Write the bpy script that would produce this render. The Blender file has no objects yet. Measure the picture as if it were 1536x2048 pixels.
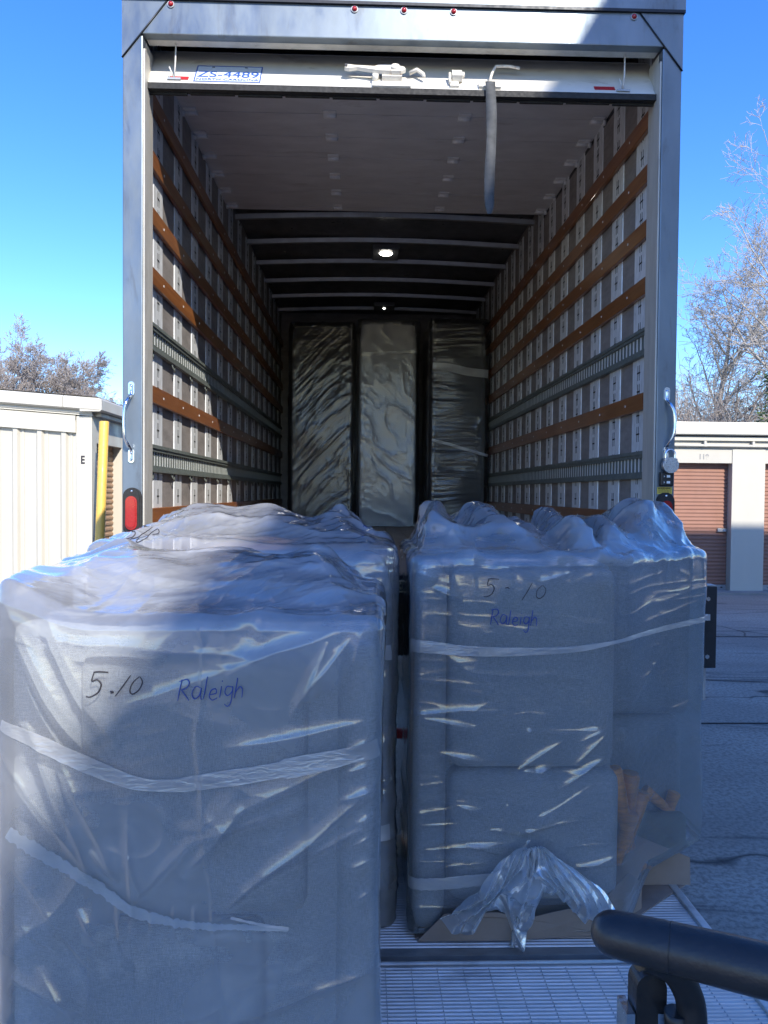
import bpy, bmesh, math, random
import numpy as np
from mathutils import Vector, Matrix
from mathutils.bvhtree import BVHTree
R = math.radians
random.seed(11)
scene = bpy.context.scene
COL = scene.collection

# ------------------------------------------------------------------ camera
cam_d = bpy.data.cameras.new('camera')
cam = bpy.data.objects.new('camera', cam_d)
COL.objects.link(cam)
cam_d.sensor_width = 36.0
cam_d.lens = 1538.0 / 2048.0 * 36.0
cam_d.clip_start = 0.02
cam_d.clip_end = 2000.0
cam.matrix_world = (Matrix.Translation((0, 0, 1.6)) @ Matrix.Rotation(-R(1.64), 4, 'Z')
                    @ Matrix.Rotation(R(90 - 1.44), 4, 'X') @ Matrix.Rotation(R(0.51), 4, 'Z'))
scene.camera = cam

# ------------------------------------------------------------------ light
SUN_TO = Vector((0.433, -1.0, 0.715)).normalized()          # towards the sun
SUN_ELEV = math.asin(SUN_TO.z)
SUN_AZ = math.atan2(SUN_TO.x, SUN_TO.y)                     # clockwise from +Y
world = bpy.data.worlds.new('World')
scene.world = world
world.use_nodes = True
wn = world.node_tree
wn.nodes.clear()
sky = wn.nodes.new('ShaderNodeTexSky')
sky.sky_type = 'NISHITA'
sky.sun_disc = False
sky.sun_elevation = SUN_ELEV
sky.sun_rotation = SUN_AZ
sky.air_density = 1.0
sky.dust_density = 0.25
sky.ozone_density = 5.0
hs = wn.nodes.new('ShaderNodeHueSaturation')
hs.inputs['Hue'].default_value = 0.514
hs.inputs['Saturation'].default_value = 1.24
hs.inputs['Value'].default_value = 0.84
bg = wn.nodes.new('ShaderNodeBackground')
bg.inputs['Strength'].default_value = 0.15
wo = wn.nodes.new('ShaderNodeOutputWorld')
wn.links.new(sky.outputs[0], hs.inputs['Color'])
wn.links.new(hs.outputs[0], bg.inputs['Color'])
wn.links.new(bg.outputs[0], wo.inputs['Surface'])

sun_d = bpy.data.lights.new('sun', 'SUN')
sun_d.energy = 2.5
sun_d.angle = R(0.5)
sun_d.color = (1.0, 0.93, 0.82)
sun = bpy.data.objects.new('sun', sun_d)
COL.objects.link(sun)
sun.rotation_euler = SUN_TO.to_track_quat('Z', 'Y').to_euler()
sun.location = (20, -40, 30)

scene.view_settings.view_transform = 'Standard'
scene.view_settings.look = 'None'
scene.view_settings.gamma = 1.0
scene.view_settings.exposure = 1.5
scene.render.engine = 'CYCLES'
cy = scene.cycles
cy.use_denoising = True
try:
    cy.denoiser = 'OPENIMAGEDENOISE'
except Exception:
    pass
cy.max_bounces = 12
cy.diffuse_bounces = 8
cy.glossy_bounces = 4
cy.transmission_bounces = 4
cy.transparent_max_bounces = 20
cy.caustics_reflective = False
cy.caustics_refractive = False
cy.sample_clamp_indirect = 10.0

# ------------------------------------------------------------------ materials
def new_mat(name):
    m = bpy.data.materials.new(name)
    m.use_nodes = True
    return m, m.node_tree, m.node_tree.nodes['Principled BSDF']

def coords(nt, scale=(1, 1, 1), rot=(0, 0, 0)):
    tc = nt.nodes.new('ShaderNodeTexCoord')
    mp = nt.nodes.new('ShaderNodeMapping')
    mp.inputs['Scale'].default_value = scale
    mp.inputs['Rotation'].default_value = rot
    nt.links.new(tc.outputs['Object'], mp.inputs['Vector'])
    return mp.outputs[0]

def noise(nt, vec, scale, detail=4, rough=0.55, dist=0.0):
    n = nt.nodes.new('ShaderNodeTexNoise')
    n.inputs['Scale'].default_value = scale
    n.inputs['Detail'].default_value = detail
    n.inputs['Roughness'].default_value = rough
    n.inputs['Distortion'].default_value = dist
    nt.links.new(vec, n.inputs['Vector'])
    return n.outputs['Fac']

def ramp(nt, fac, stops):
    r = nt.nodes.new('ShaderNodeValToRGB')
    els = r.color_ramp.elements
    while len(els) < len(stops):
        els.new(0.5)
    for e, (p, c) in zip(els, stops):
        e.position = p
        e.color = (c[0], c[1], c[2], 1)
    nt.links.new(fac, r.inputs[0])
    return r.outputs[0]

def mixc(nt, fac, a, b, mode='MIX'):
    m = nt.nodes.new('ShaderNodeMix')
    m.data_type = 'RGBA'
    m.blend_type = mode
    for sock, v in ((m.inputs[0], fac), (m.inputs[6], a), (m.inputs[7], b)):
        if hasattr(v, 'is_linked'):
            nt.links.new(v, sock)
        else:
            sock.default_value = v if not isinstance(v, tuple) else (v[0], v[1], v[2], 1)
    return m.outputs[2]

def bump(nt, fac, strength, dist, bsdf, prev=None):
    b = nt.nodes.new('ShaderNodeBump')
    b.inputs['Strength'].default_value = strength
    b.inputs['Distance'].default_value = dist
    nt.links.new(fac, b.inputs['Height'])
    if prev is not None:
        nt.links.new(prev, b.inputs['Normal'])
    if bsdf is not None:
        nt.links.new(b.outputs[0], bsdf.inputs['Normal'])
    return b.outputs[0]

def mul(c, k):
    return tuple(min(1.0, x * k) for x in c[:3])

def surf(name, col, rough=0.6, metal=0.0, var=0.15, scale=(3, 3, 3), nsc=2.0, bmp=0.0, bsc=60, coat=0.0, spec=0.5, rvar=0.12, dirt=None):
    """general weathered paint / metal: colour and gloss broken by two noises"""
    m, nt, b = new_mat(name)
    v = coords(nt, scale)
    n1 = noise(nt, v, nsc, 6, 0.6)
    c = ramp(nt, n1, [(0.3, mul(col, 1 - var)), (0.55, col), (0.75, mul(col, 1 + var * .7))])
    if dirt:
        n2 = noise(nt, coords(nt, dirt[2]), 1.0, 6, 0.65, 0.4)
        f = ramp(nt, n2, [(dirt[1], (0, 0, 0)), (min(1, dirt[1] + .16), (.8, .8, .8))])
        c = mixc(nt, f, c, dirt[0])
    nt.links.new(c, b.inputs['Base Color'])
    b.inputs['Metallic'].default_value = metal
    b.inputs['Specular IOR Level'].default_value = spec
    b.inputs['Coat Weight'].default_value = coat
    n3 = noise(nt, v, nsc * 2.7, 5, 0.6)
    r = ramp(nt, n3, [(0.3, (max(.03, rough - rvar),) * 3), (0.7, (min(1, rough + rvar),) * 3)])
    nt.links.new(r, b.inputs['Roughness'])
    if bmp:
        bump(nt, noise(nt, coords(nt), bsc, 3), bmp, 0.004, b)
    return m

M = {}
M['frame'] = surf('frame_steel', (.19, .225, .255), .42, .7, .22, (1.4, 1.4, .5), 3.0, .06, 20, dirt=((.12, .125, .13), .57, (11, 11, 2.5)))
M['frame_edge'] = surf('frame_edge', (.62, .60, .54), .5, .35, .15, (6, 6, 1), 3, 0, dirt=((.3, .28, .24), .6, (14, 14, 3)))
M['galv'] = surf('galvanised', (.76, .79, .81), .42, .12, .2, (14, 14, 5), 3, .05, 40, dirt=((.36, .36, .35), .6, (9, 9, 5)))
M['lining'] = surf('wall_lining', (.27, .25, .24), .55, 0, .25, (2, 2, 6), 3, 0, dirt=((.24, .21, .19), .6, (3, 3, 1.5)))
M['track'] = surf('track_steel', (.20, .23, .215), .48, .35, .2, (8, 8, 8), 3)
M['pale'] = surf('pale_backing', (.82, .83, .83), .5, .1, .12, (8, 8, 8), 3)
M['dark'] = surf('dark_steel', (.018, .022, .03), .45, .3, .3, (5, 5, 5), 3)
M['black'] = surf('black_plastic', (.012, .013, .015), .42, 0, .3, (12, 12, 12), 3)
M['rubber'] = surf('rubber', (.018, .018, .018), .7, 0, .3, (9, 9, 9), 3, .1, 80)
M['roofin'] = surf('roof_skin', (.10, .105, .115), .38, .1, .25, (2, 2, 2), 2)
M['bow'] = surf('roof_bow', (.34, .34, .34), .4, .5, .15, (4, 4, 4), 3)
M['doorw'] = surf('door_paint', (.70, .68, .63), .5, 0, .10, (2, 6, 3), 3, .04, 30, dirt=((.36, .31, .25), .60, (5, 9, 9)))
M['doorin'] = surf('door_inside', (.70, .71, .72), .6, 0, .12, (2, 5, 3), 2, .04, 30, dirt=((.46, .45, .43), .60, (3, 9, 9)))
M['white_rust'] = surf('worn_white_paint', (.72, .69, .62), .5, 0, .1, (9, 9, 9), 4, .1, 60, dirt=((.33, .17, .07), .60, (22, 22, 22)))
M['chrome'] = surf('chrome', (.78, .80, .82), .16, 1.0, .08, (20, 20, 20), 3)
M['lock'] = surf('lock_steel', (.5, .52, .54), .33, .8, .2, (30, 30, 30), 3)
M['white'] = surf('white_paint', (.78, .78, .77), .5, 0, .06)
M['blue'] = surf('blue_paint', (.03, .10, .40), .5, 0, .1)
M['red'] = surf('red_plastic', (.34, .008, .012), .18, 0, .15, (30, 30, 30), 3, coat=.4)
M['redtape'] = surf('red_reflector', (.48, .03, .04), .35, 0, .15, (30, 30, 30), 3)
M['yellow'] = surf('yellow_label', (.72, .55, .08), .5, 0, .1, (30, 30, 30), 3)
M['cream_label'] = surf('cream_label', (.62, .57, .38), .5, 0, .1, (30, 30, 30), 3)
M['strap'] = surf('web_strap', (.075, .08, .085), .8, 0, .3, (6, 6, 12), 3, .15, 300)
M['orange'] = surf('wood_legs', (.88, .33, .02), .35, 0, .35, (6, 6, 30), 3, coat=.3)
M['olive'] = surf('legs_bag', (.10, .12, .08), .5, 0, .25, (9, 9, 9), 3)
M['card'] = surf('cardboard', (.30, .235, .19), .8, 0, .10, (4, 4, 4), 3, .1, 200)
M['alu'] = surf('aluminium', (.62, .60, .565), .46, .5, .16, (2, 6, 2), 2, 0, dirt=((.30, .29, .28), .56, (2.2, 3.5, 3)))
M['alu_dark'] = surf('aluminium_worn', (.33, .34, .34), .42, .6, .25, (3, 9, 3), 3)
M['cream'] = surf('cream_steel', (.49, .472, .41), .5, 0, .05, (1, 1, .5), 2, 0, dirt=((.42, .39, .30), .64, (3, 3, .8)))
M['trim'] = surf('cream_trim', (.53, .51, .44), .45, 0, .05, (1, 1, .6), 2)
M['brown_door'] = surf('terracotta_door', (.30, .155, .11), .5, 0, .09, (1.5, 1.5, .6), 3, dirt=((.28, .15, .11), .6, (4, 4, 1)))
M['tan_door'] = surf('tan_door', (.36, .225, .135), .5, 0, .12, (1.5, 1.5, .6), 3)
M['grey_metal'] = surf('grey_metal', (.36, .38, .40), .5, .4, .2, (6, 6, 6), 3)
M['bolly'] = surf('yellow_post', (.70, .45, .09), .45, 0, .08, (4, 4, 3), 3, .05, 30, dirt=((.32, .30, .27), .705, (14, 14, 9)))
M['ink'] = surf('black_ink', (.03, .025, .03), .5, 0, .1)
M['ink_blue'] = surf('blue_ink', (.03, .07, .30), .5, 0, .1)
M['grey_text'] = surf('grey_lettering', (.30, .30, .29), .6, 0, .1)
M['bark'] = surf('grey_bark', (.36, .32, .29), .85, 0, .3, (2, 2, .6), 6)
M['bark_pale'] = surf('pale_bark', (.40, .36, .31), .8, 0, .25, (2, 2, .6), 6)
M['ivy'] = surf('ivy_leaf', (.10, .14, .035), .5, 0, .5, (3, 3, 3), 3)
M['caster'] = surf('shade_caster_grey', (.66, .65, .62), .6, 0, .1, (.5, .5, .5), 2)

def wood(name, c1, c2, axis, rough=.35, coat=.25, scale=1.0):
    m, nt, b = new_mat(name)
    s = {'y': (30, 1.2, 30), 'x': (1.2, 30, 30)}[axis]
    n = noise(nt, coords(nt, tuple(q * scale for q in s)), 1.6, 6, .6, .6)
    c = ramp(nt, n, [(.3, c1), (.7, c2)])
    n2 = noise(nt, coords(nt, (1.5, 1.5, 3)), 2, 4)
    c = mixc(nt, n2, c, mul(c1, .65), 'MIX')
    nt.links.new(c, b.inputs['Base Color'])
    b.inputs['Roughness'].default_value = rough
    b.inputs['Coat Weight'].default_value = coat
    bump(nt, n, .15, .002, b)
    return m
M['slat'] = wood('varnished_slat', (.24, .08, .025), (.47, .19, .06), 'y')
M['floor'] = wood('plank_floor', (.26, .17, .11), (.46, .33, .22), 'y', .5, .1)

def fabric(name, dark, light):
    m, nt, b = new_mat(name)
    a = noise(nt, coords(nt, (1000, 1000, 70)), 1.0, 2, .5)
    c = noise(nt, coords(nt, (70, 70, 1000)), 1.0, 2, .5)
    mx = nt.nodes.new('ShaderNodeMath'); mx.operation = 'ADD'
    nt.links.new(a, mx.inputs[0]); nt.links.new(c, mx.inputs[1])
    mh = nt.nodes.new('ShaderNodeMath'); mh.operation = 'MULTIPLY'; mh.inputs[1].default_value = .5
    nt.links.new(mx.outputs[0], mh.inputs[0])
    col = ramp(nt, mh.outputs[0], [(.36, dark), (.64, light)])
    big = noise(nt, coords(nt, (4, 4, 4)), 1.5, 4)
    col = mixc(nt, ramp(nt, big, [(.35, (0, 0, 0)), (.7, (.25, .25, .25))]), col, dark)
    nt.links.new(col, b.inputs['Base Color'])
    b.inputs['Roughness'].default_value = .9
    b.inputs['Sheen Weight'].default_value = .2
    bump(nt, mh.outputs[0], .35, .0015, b)
    return m
M['fabric'] = fabric('blue_grey_weave', (.175, .205, .235), (.40, .435, .465))
M['fabric_dark'] = fabric('taupe_weave', (.035, .034, .036), (.06, .058, .06))
M['fabric_mid'] = fabric('grey_weave', (.36, .37, .385), (.48, .49, .505))

def film(name, tint, clear, milk, rough, bscale, bstr, gloss=1.7):
    """thin polythene: mostly see-through, shiny, a little milky, milkier edge-on and on folds"""
    m = bpy.data.materials.new(name)
    m.use_nodes = True
    nt = m.node_tree
    nt.nodes.clear()
    out = nt.nodes.new('ShaderNodeOutputMaterial')
    tr = nt.nodes.new('ShaderNodeBsdfTransparent')
    tr.inputs[0].default_value = (.97, .975, .98, 1)
    gl = nt.nodes.new('ShaderNodeBsdfGlossy')
    gl.inputs['Roughness'].default_value = rough
    gl.inputs['Color'].default_value = (1, 1, 1, 1)
    df = nt.nodes.new('ShaderNodeBsdfDiffuse')
    df.inputs[0].default_value = tint + (1,)
    tl = nt.nodes.new('ShaderNodeBsdfTranslucent')
    tl.inputs[0].default_value = tint + (1,)
    n1 = noise(nt, coords(nt, (1, 1, 1)), bscale, 5, .6, 1.2)
    n2 = noise(nt, coords(nt, (1, 1, 3.5)), bscale * .45, 3, .5, .8)
    b1 = bump(nt, n2, bstr, .012, None)
    b2 = bump(nt, n1, bstr * .5, .004, None, b1)
    for s in (gl, df, tl):
        nt.links.new(b2, s.inputs['Normal'])
    mk = nt.nodes.new('ShaderNodeMixShader'); mk.inputs[0].default_value = .45
    nt.links.new(df.outputs[0], mk.inputs[1]); nt.links.new(tl.outputs[0], mk.inputs[2])
    lw = nt.nodes.new('ShaderNodeLayerWeight'); lw.inputs['Blend'].default_value = .38
    nt.links.new(b2, lw.inputs['Normal'])
    # milk amount = base + facing * edge
    ma = nt.nodes.new('ShaderNodeMath'); ma.operation = 'MULTIPLY_ADD'
    ma.inputs[1].default_value = .55; ma.inputs[2].default_value = milk
    pw = nt.nodes.new('ShaderNodeMath'); pw.operation = 'POWER'; pw.inputs[1].default_value = 2.2
    nt.links.new(lw.outputs['Facing'], pw.inputs[0])
    nt.links.new(pw.outputs[0], ma.inputs[0])
    blot = noise(nt, coords(nt, (1, 1, 1)), 3.2, 4, .55, .5)
    bm_ = nt.nodes.new('ShaderNodeMath'); bm_.operation = 'MULTIPLY'
    br = ramp(nt, blot, [(.32, (.55, .55, .55)), (.68, (1.0, 1.0, 1.0))])
    nt.links.new(ma.outputs[0], bm_.inputs[0]); nt.links.new(br, bm_.inputs[1])
    at = nt.nodes.new('ShaderNodeAttribute'); at.attribute_name = 'bunch'
    bu = nt.nodes.new('ShaderNodeMath'); bu.operation = 'MULTIPLY_ADD'; bu.inputs[1].default_value = .34; bu.use_clamp = True
    nt.links.new(at.outputs['Fac'], bu.inputs[0]); nt.links.new(bm_.outputs[0], bu.inputs[2])
    bm_ = bu
    s1 = nt.nodes.new('ShaderNodeMixShader')
    nt.links.new(bm_.outputs[0], s1.inputs[0])
    nt.links.new(tr.outputs[0], s1.inputs[1]); nt.links.new(mk.outputs[0], s1.inputs[2])
    fr = nt.nodes.new('ShaderNodeFresnel'); fr.inputs[0].default_value = 1.5
    nt.links.new(b2, fr.inputs['Normal'])
    fm = nt.nodes.new('ShaderNodeMath'); fm.operation = 'MULTIPLY'; fm.inputs[1].default_value = gloss
    fm.use_clamp = True
    nt.links.new(fr.outputs[0], fm.inputs[0])
    s2 = nt.nodes.new('ShaderNodeMixShader')
    nt.links.new(fm.outputs[0], s2.inputs[0])
    nt.links.new(s1.outputs[0], s2.inputs[1]); nt.links.new(gl.outputs[0], s2.inputs[2])
    nt.links.new(s2.outputs[0], out.inputs[0])
    return m
M['film'] = film('polythene_film', (.87, .88, .89), .6, .34, .13, 12, .10)
M['film_clear'] = film('polythene_film_clear', (.84, .87, .89), .6, .20, .12, 14, .10)
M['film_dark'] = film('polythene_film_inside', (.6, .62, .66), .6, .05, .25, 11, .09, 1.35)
M['film_tail'] = film('bunched_film', (.80, .86, .91), .6, .40, .28, 24, .3, .75)
M['tape'] = film('stretch_wrap_band', (.90, .91, .92), .3, .52, .2, 60, .3)

def emit(name, col, s):
    m = bpy.data.materials.new(name)
    m.use_nodes = True
    nt = m.node_tree
    nt.nodes.clear()
    e = nt.nodes.new('ShaderNodeEmission')
    e.inputs[0].default_value = col + (1,)
    e.inputs[1].default_value = s
    o = nt.nodes.new('ShaderNodeOutputMaterial')
    nt.links.new(e.outputs[0], o.inputs[0])
    return m
M['lamp'] = emit('lamp_lens_and_glint', (1, .95, .85), 9.0)

def ground_mat():
    m, nt, b = new_mat('old_concrete')
    big = noise(nt, coords(nt, (.35, .9, 1)), 1.0, 7, .62, .6)
    c = ramp(nt, big, [(.28, (.27, .24, .20)), (.5, (.38, .345, .29)), (.72, (.50, .455, .39))])
    sp = noise(nt, coords(nt), 42, 5, .7)
    c = mixc(nt, ramp(nt, sp, [(.40, (.75, .75, .75)), (.56, (0, 0, 0))]), c, (.17, .155, .135))
    sp2 = noise(nt, coords(nt), 160, 2, .6)
    c = mixc(nt, ramp(nt, sp2, [(.58, (0, 0, 0)), (.68, (.6, .6, .6))]), c, (.33, .32, .30))
    st = noise(nt, coords(nt, (.5, 2.5, 1)), 1.6, 5, .6, 1.0)
    c = mixc(nt, ramp(nt, st, [(.56, (0, 0, 0)), (.66, (.55, .55, .55))]), c, (.07, .068, .064))
    vo = nt.nodes.new('ShaderNodeTexVoronoi'); vo.feature = 'DISTANCE_TO_EDGE'
    vo.inputs['Scale'].default_value = .42
    wv = nt.nodes.new('ShaderNodeVectorMath'); wv.operation = 'ADD'
    nv = nt.nodes.new('ShaderNodeTexNoise'); nv.inputs['Scale'].default_value = 1.6
    cv = coords(nt)
    nt.links.new(cv, nv.inputs['Vector'])
    nt.links.new(cv, wv.inputs[0]); nt.links.new(nv.outputs['Color'], wv.inputs[1])
    nt.links.new(wv.outputs[0], vo.inputs['Vector'])
    ck = ramp(nt, vo.outputs['Distance'], [(.0, (.9, .9, .9)), (.010, (0, 0, 0))])
    c = mixc(nt, ck, c, (.03, .03, .03))
    nt.links.new(c, b.inputs['Base Color'])
    b.inputs['Roughness'].default_value = .9
    bump(nt, sp2, .35, .002, b)
    return m
M['ground'] = ground_mat()

# ------------------------------------------------------------------ mesh helpers
class MB:
    def __init__(self):
        self.v, self.f, self.mi, self.sm = [], [], [], []

    def add(self, verts, faces, mi=0, sm=False):
        o = len(self.v)
        self.v.extend([tuple(map(float, p)) for p in verts])
        self.f.extend([tuple(i + o for i in f) for f in faces])
        self.mi.extend([mi] * len(faces)); self.sm.extend([sm] * len(faces))
        return self

    def box(self, lo, hi, mi=0, ch=0.0):
        x0, y0, z0 = lo; x1, y1, z1 = hi
        if ch <= 0:
            v = [(x0, y0, z0), (x1, y0, z0), (x1, y1, z0), (x0, y1, z0), (x0, y0, z1), (x1, y0, z1), (x1, y1, z1), (x0, y1, z1)]
            return self.add(v, [(0, 3, 2, 1), (4, 5, 6, 7), (0, 1, 5, 4), (1, 2, 6, 5), (2, 3, 7, 6), (3, 0, 4, 7)], mi)
        bm = bmesh.new()
        bmesh.ops.create_cube(bm, size=1)
        for q in bm.verts:
            q.co = ((x0 + x1) / 2 + q.co.x * (x1 - x0), (y0 + y1) / 2 + q.co.y * (y1 - y0), (z0 + z1) / 2 + q.co.z * (z1 - z0))
        bmesh.ops.bevel(bm, geom=bm.edges[:], offset=ch, segments=2, affect='EDGES', profile=.6)
        return self.bm(bm, mi)

    def bm(self, bm, mi=0, sm=False, mat=None):
        bm.verts.index_update()
        vs = [(mat @ v.co if mat else v.co) for v in bm.verts]
        self.add(vs, [[v.index for v in f.verts] for f in bm.faces], mi, sm)
        bm.free()
        return self

    def xf(self, start, mat):
        for i in range(start, len(self.v)):
            self.v[i] = tuple(mat @ Vector(self.v[i]))

    def tube(self, pts, rad, n=8, mi=0, caps=True, sm=True):
        pts = [Vector(p) for p in pts]
        if not hasattr(rad, '__len__'):
            rad = [rad] * len(pts)
        t0 = (pts[1] - pts[0]).normalized()
        up = Vector((0, 0, 1)) if abs(t0.z) < .9 else Vector((1, 0, 0))
        a = t0.cross(up).normalized()
        V, Fc = [], []
        for i, p in enumerate(pts):
            t = (pts[min(i + 1, len(pts) - 1)] - pts[max(i - 1, 0)]).normalized()
            a = (a - t * a.dot(t))
            a = a.normalized() if a.length > 1e-6 else t.orthogonal().normalized()
            b = t.cross(a)
            for k in range(n):
                w = 2 * math.pi * k / n
                V.append(p + (a * math.cos(w) + b * math.sin(w)) * rad[i])
        for i in range(len(pts) - 1):
            for k in range(n):
                k2 = (k + 1) % n
                Fc.append((i * n + k, i * n + k2, (i + 1) * n + k2, (i + 1) * n + k))
        self.add(V, Fc, mi, sm)
        if caps:
            o = len(self.v) - len(V)
            self.f.append(tuple(o + k for k in reversed(range(n)))); self.mi.append(mi); self.sm.append(False)
            self.f.append(tuple(o + (len(pts) - 1) * n + k for k in range(n))); self.mi.append(mi); self.sm.append(False)
        return self

    def prism(self, poly, axis, a, b, mi=0):
        """extrude a 2-D polygon along an axis ('x','y','z') from a to b"""
        def P(p, t):
            return {'x': (t, p[0], p[1]), 'y': (p[0], t, p[1]), 'z': (p[0], p[1], t)}[axis]
        n = len(poly)
        v = [P(p, a) for p in poly] + [P(p, b) for p in poly]
        f = [(i, (i + 1) % n, n + (i + 1) % n, n + i) for i in range(n)]
        f += [tuple(reversed(range(n))), tuple(range(n, 2 * n))]
        return self.add(v, f, mi)

    def strip(self, prof, axis, a, b, mi=0, sm=False):
        """open 2-D profile extruded along an axis"""
        def P(p, t):
            return {'x': (t, p[0], p[1]), 'y': (p[0], t, p[1]), 'z': (p[0], p[1], t)}[axis]
        n = len(prof)
        v = [P(p, a) for p in prof] + [P(p, b) for p in prof]
        return self.add(v, [(i, i + 1, n + i + 1, n + i) for i in range(n - 1)], mi, sm)

    def build(self, name, mats, parent=None, origin=None):
        if not isinstance(mats, (list, tuple)):
            mats = [mats]
        off = Vector(origin) if origin else Vector((0, 0, 0))
        top = parent
        while top is not None:
            off = off + top.location; top = top.parent
        me = bpy.data.meshes.new(name)
        me.from_pydata([(p[0] - off.x, p[1] - off.y, p[2] - off.z) for p in self.v], [], self.f)
        me.polygons.foreach_set('material_index', self.mi)
        me.polygons.foreach_set('use_smooth', self.sm)
        for m in mats:
            me.materials.append(m)
        bm = bmesh.new(); bm.from_mesh(me)
        bmesh.ops.recalc_face_normals(bm, faces=bm.faces[:])
        bm.to_mesh(me); bm.free()
        me.update()
        o = bpy.data.objects.new(name, me)
        COL.objects.link(o)
        if parent is not None:
            o.parent = parent
        elif origin:
            o.location = origin
        return o

def tag(o, label=None, cat=None, group=None, kind=None):
    for k, v in (('label', label), ('category', cat), ('group', group), ('kind', kind)):
        if v:
            o[k] = v
    return o

def thing(name, loc, label, cat, group=None):
    o = bpy.data.objects.new(name, None)
    o.empty_display_size = .1
    COL.objects.link(o)
    o.location = loc
    return tag(o, label, cat, group)

def inst(o, parent, loc=None, rot=None, name=None):
    c = o.copy()
    COL.objects.link(c)
    c.parent = parent
    if loc is not None:
        c.location = loc
    if rot is not None:
        c.rotation_euler = rot
    return c

def grid_object(name, co, mat, parent, closed_u=True, smooth=True, bunch=None):
    nv, nu = co.shape[:2]
    off = Vector((0, 0, 0)); top = parent
    while top is not None:
        off += top.location; top = top.parent
    c = co.reshape(-1, 3) - np.array(off)
    idx = np.arange(nv * nu).reshape(nv, nu)
    if closed_u:
        idn = np.roll(idx, -1, axis=1)
        a, b, cc, d = idx[:-1], idn[:-1], idn[1:], idx[1:]
    else:
        a, b, cc, d = idx[:-1, :-1], idx[:-1, 1:], idx[1:, 1:], idx[1:, :-1]
    q = np.stack([a, b, cc, d], -1).reshape(-1, 4)
    me = bpy.data.meshes.new(name)
    me.vertices.add(len(c)); me.vertices.foreach_set('co', c.astype(np.float32).ravel())
    me.loops.add(q.size); me.loops.foreach_set('vertex_index', q.astype(np.int32).ravel())
    me.polygons.add(len(q))
    me.polygons.foreach_set('loop_start', np.arange(0, q.size, 4, dtype=np.int32))
    me.polygons.foreach_set('loop_total', np.full(len(q), 4, dtype=np.int32))
    me.polygons.foreach_set('use_smooth', np.full(len(q), smooth))
    me.update(calc_edges=True); me.validate()
    me.materials.append(mat)
    if bunch is not None:
        me.attributes.new('bunch', 'FLOAT', 'POINT').data.foreach_set('value', np.broadcast_to(bunch, (nv, nu)).astype(np.float32).ravel())
    o = bpy.data.objects.new(name, me)
    COL.objects.link(o)
    o.parent = parent
    bv = BVHTree.FromPolygons([tuple(p) for p in co.reshape(-1, 3)], [tuple(r) for r in q.tolist()])
    return o, bv

# numpy value noise ---------------------------------------------------------
def _h(ix, iy, iz, s):
    n = (ix * 374761393 + iy * 668265263 + iz * 2147483647 + s * 974634777) & 0xffffffff
    n = ((n ^ (n >> 13)) * 1274126177) & 0xffffffff
    n = ((n ^ (n >> 16)) * 2246822519) & 0xffffffff
    return ((n ^ (n >> 15)) & 0xffff) / 65535.0

def vn(p, s=0):
    i = np.floor(p).astype(np.int64); f = p - i
    f = f * f * (3 - 2 * f)
    r = 0
    for dx in (0, 1):
        wx = f[..., 0] if dx else 1 - f[..., 0]
        for dy in (0, 1):
            wy = f[..., 1] if dy else 1 - f[..., 1]
            for dz in (0, 1):
                wz = f[..., 2] if dz else 1 - f[..., 2]
                r = r + wx * wy * wz * _h(i[..., 0] + dx, i[..., 1] + dy, i[..., 2] + dz, s)
    return r

def crumple(p, s, sc, n=7):
    """straight crossing creases, as in crumpled film; 0..1"""
    rng = np.random.RandomState(s)
    wx = vn(p * sc * .55, s + 1) * 1.6
    tot, wt = 0, 0
    for i in range(n):
        k = rng.normal(size=3); k /= np.linalg.norm(k)
        a = p @ k * sc * rng.uniform(.5, 1.6) + wx * rng.uniform(.5, 1.5) + rng.uniform(0, 9)
        t = np.abs((a % 1.0) * 2 - 1)
        t = np.where(t > .5, (t - .5) * 2, 0)
        t = t * t * (2.2 - 1.2 * t)
        mk = np.clip((vn(p * sc * .5, s + 7 + i) - .42) * 4, 0, 1)
        tot = tot + t * mk; wt += 1
    return tot / wt * 2.2

def sstep(x, a, b):
    t = np.clip((x - a) / (b - a), 0, 1)
    return t * t * (3 - 2 * t)

def outline(pts, r, fine, coarse, fine_y):
    """rounded closed polygon (counter-clockwise) resampled: fine where the normal faces the street side"""
    pts = [Vector((p[0], p[1])) for p in pts]
    n = len(pts); dense = []
    for i in range(n):
        a, b, c = pts[i - 1], pts[i], pts[(i + 1) % n]
        rr = min(r, (a - b).length * .45, (c - b).length * .45)
        p0 = b + (a - b).normalized() * rr; p1 = b + (c - b).normalized() * rr
        for k in range(13):
            t = k / 12
            dense.append(p0 * (1 - t) ** 2 + b * 2 * t * (1 - t) + p1 * t * t)
    D = np.array([[p.x, p.y] for p in dense]); D2 = np.vstack([D, D[:1]])
    seg = np.linalg.norm(np.diff(D2, axis=0), axis=1)
    mid = (D2[1:] + D2[:-1]) / 2
    dens = np.where(mid[:, 1] < fine_y, 1 / fine, 1 / coarse)
    cum = np.concatenate([[0], np.cumsum(seg * dens)])
    N = int(cum[-1])
    t = np.arange(N) / N * cum[-1]
    P = np.stack([np.interp(t, cum, D2[:, k]) for k in (0, 1)], 1)
    T = np.roll(P, -2, 0) - np.roll(P, 2, 0)
    T /= np.linalg.norm(T, axis=1)[:, None]
    return P, np.stack([T[:, 1], -T[:, 0]], 1)

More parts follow.
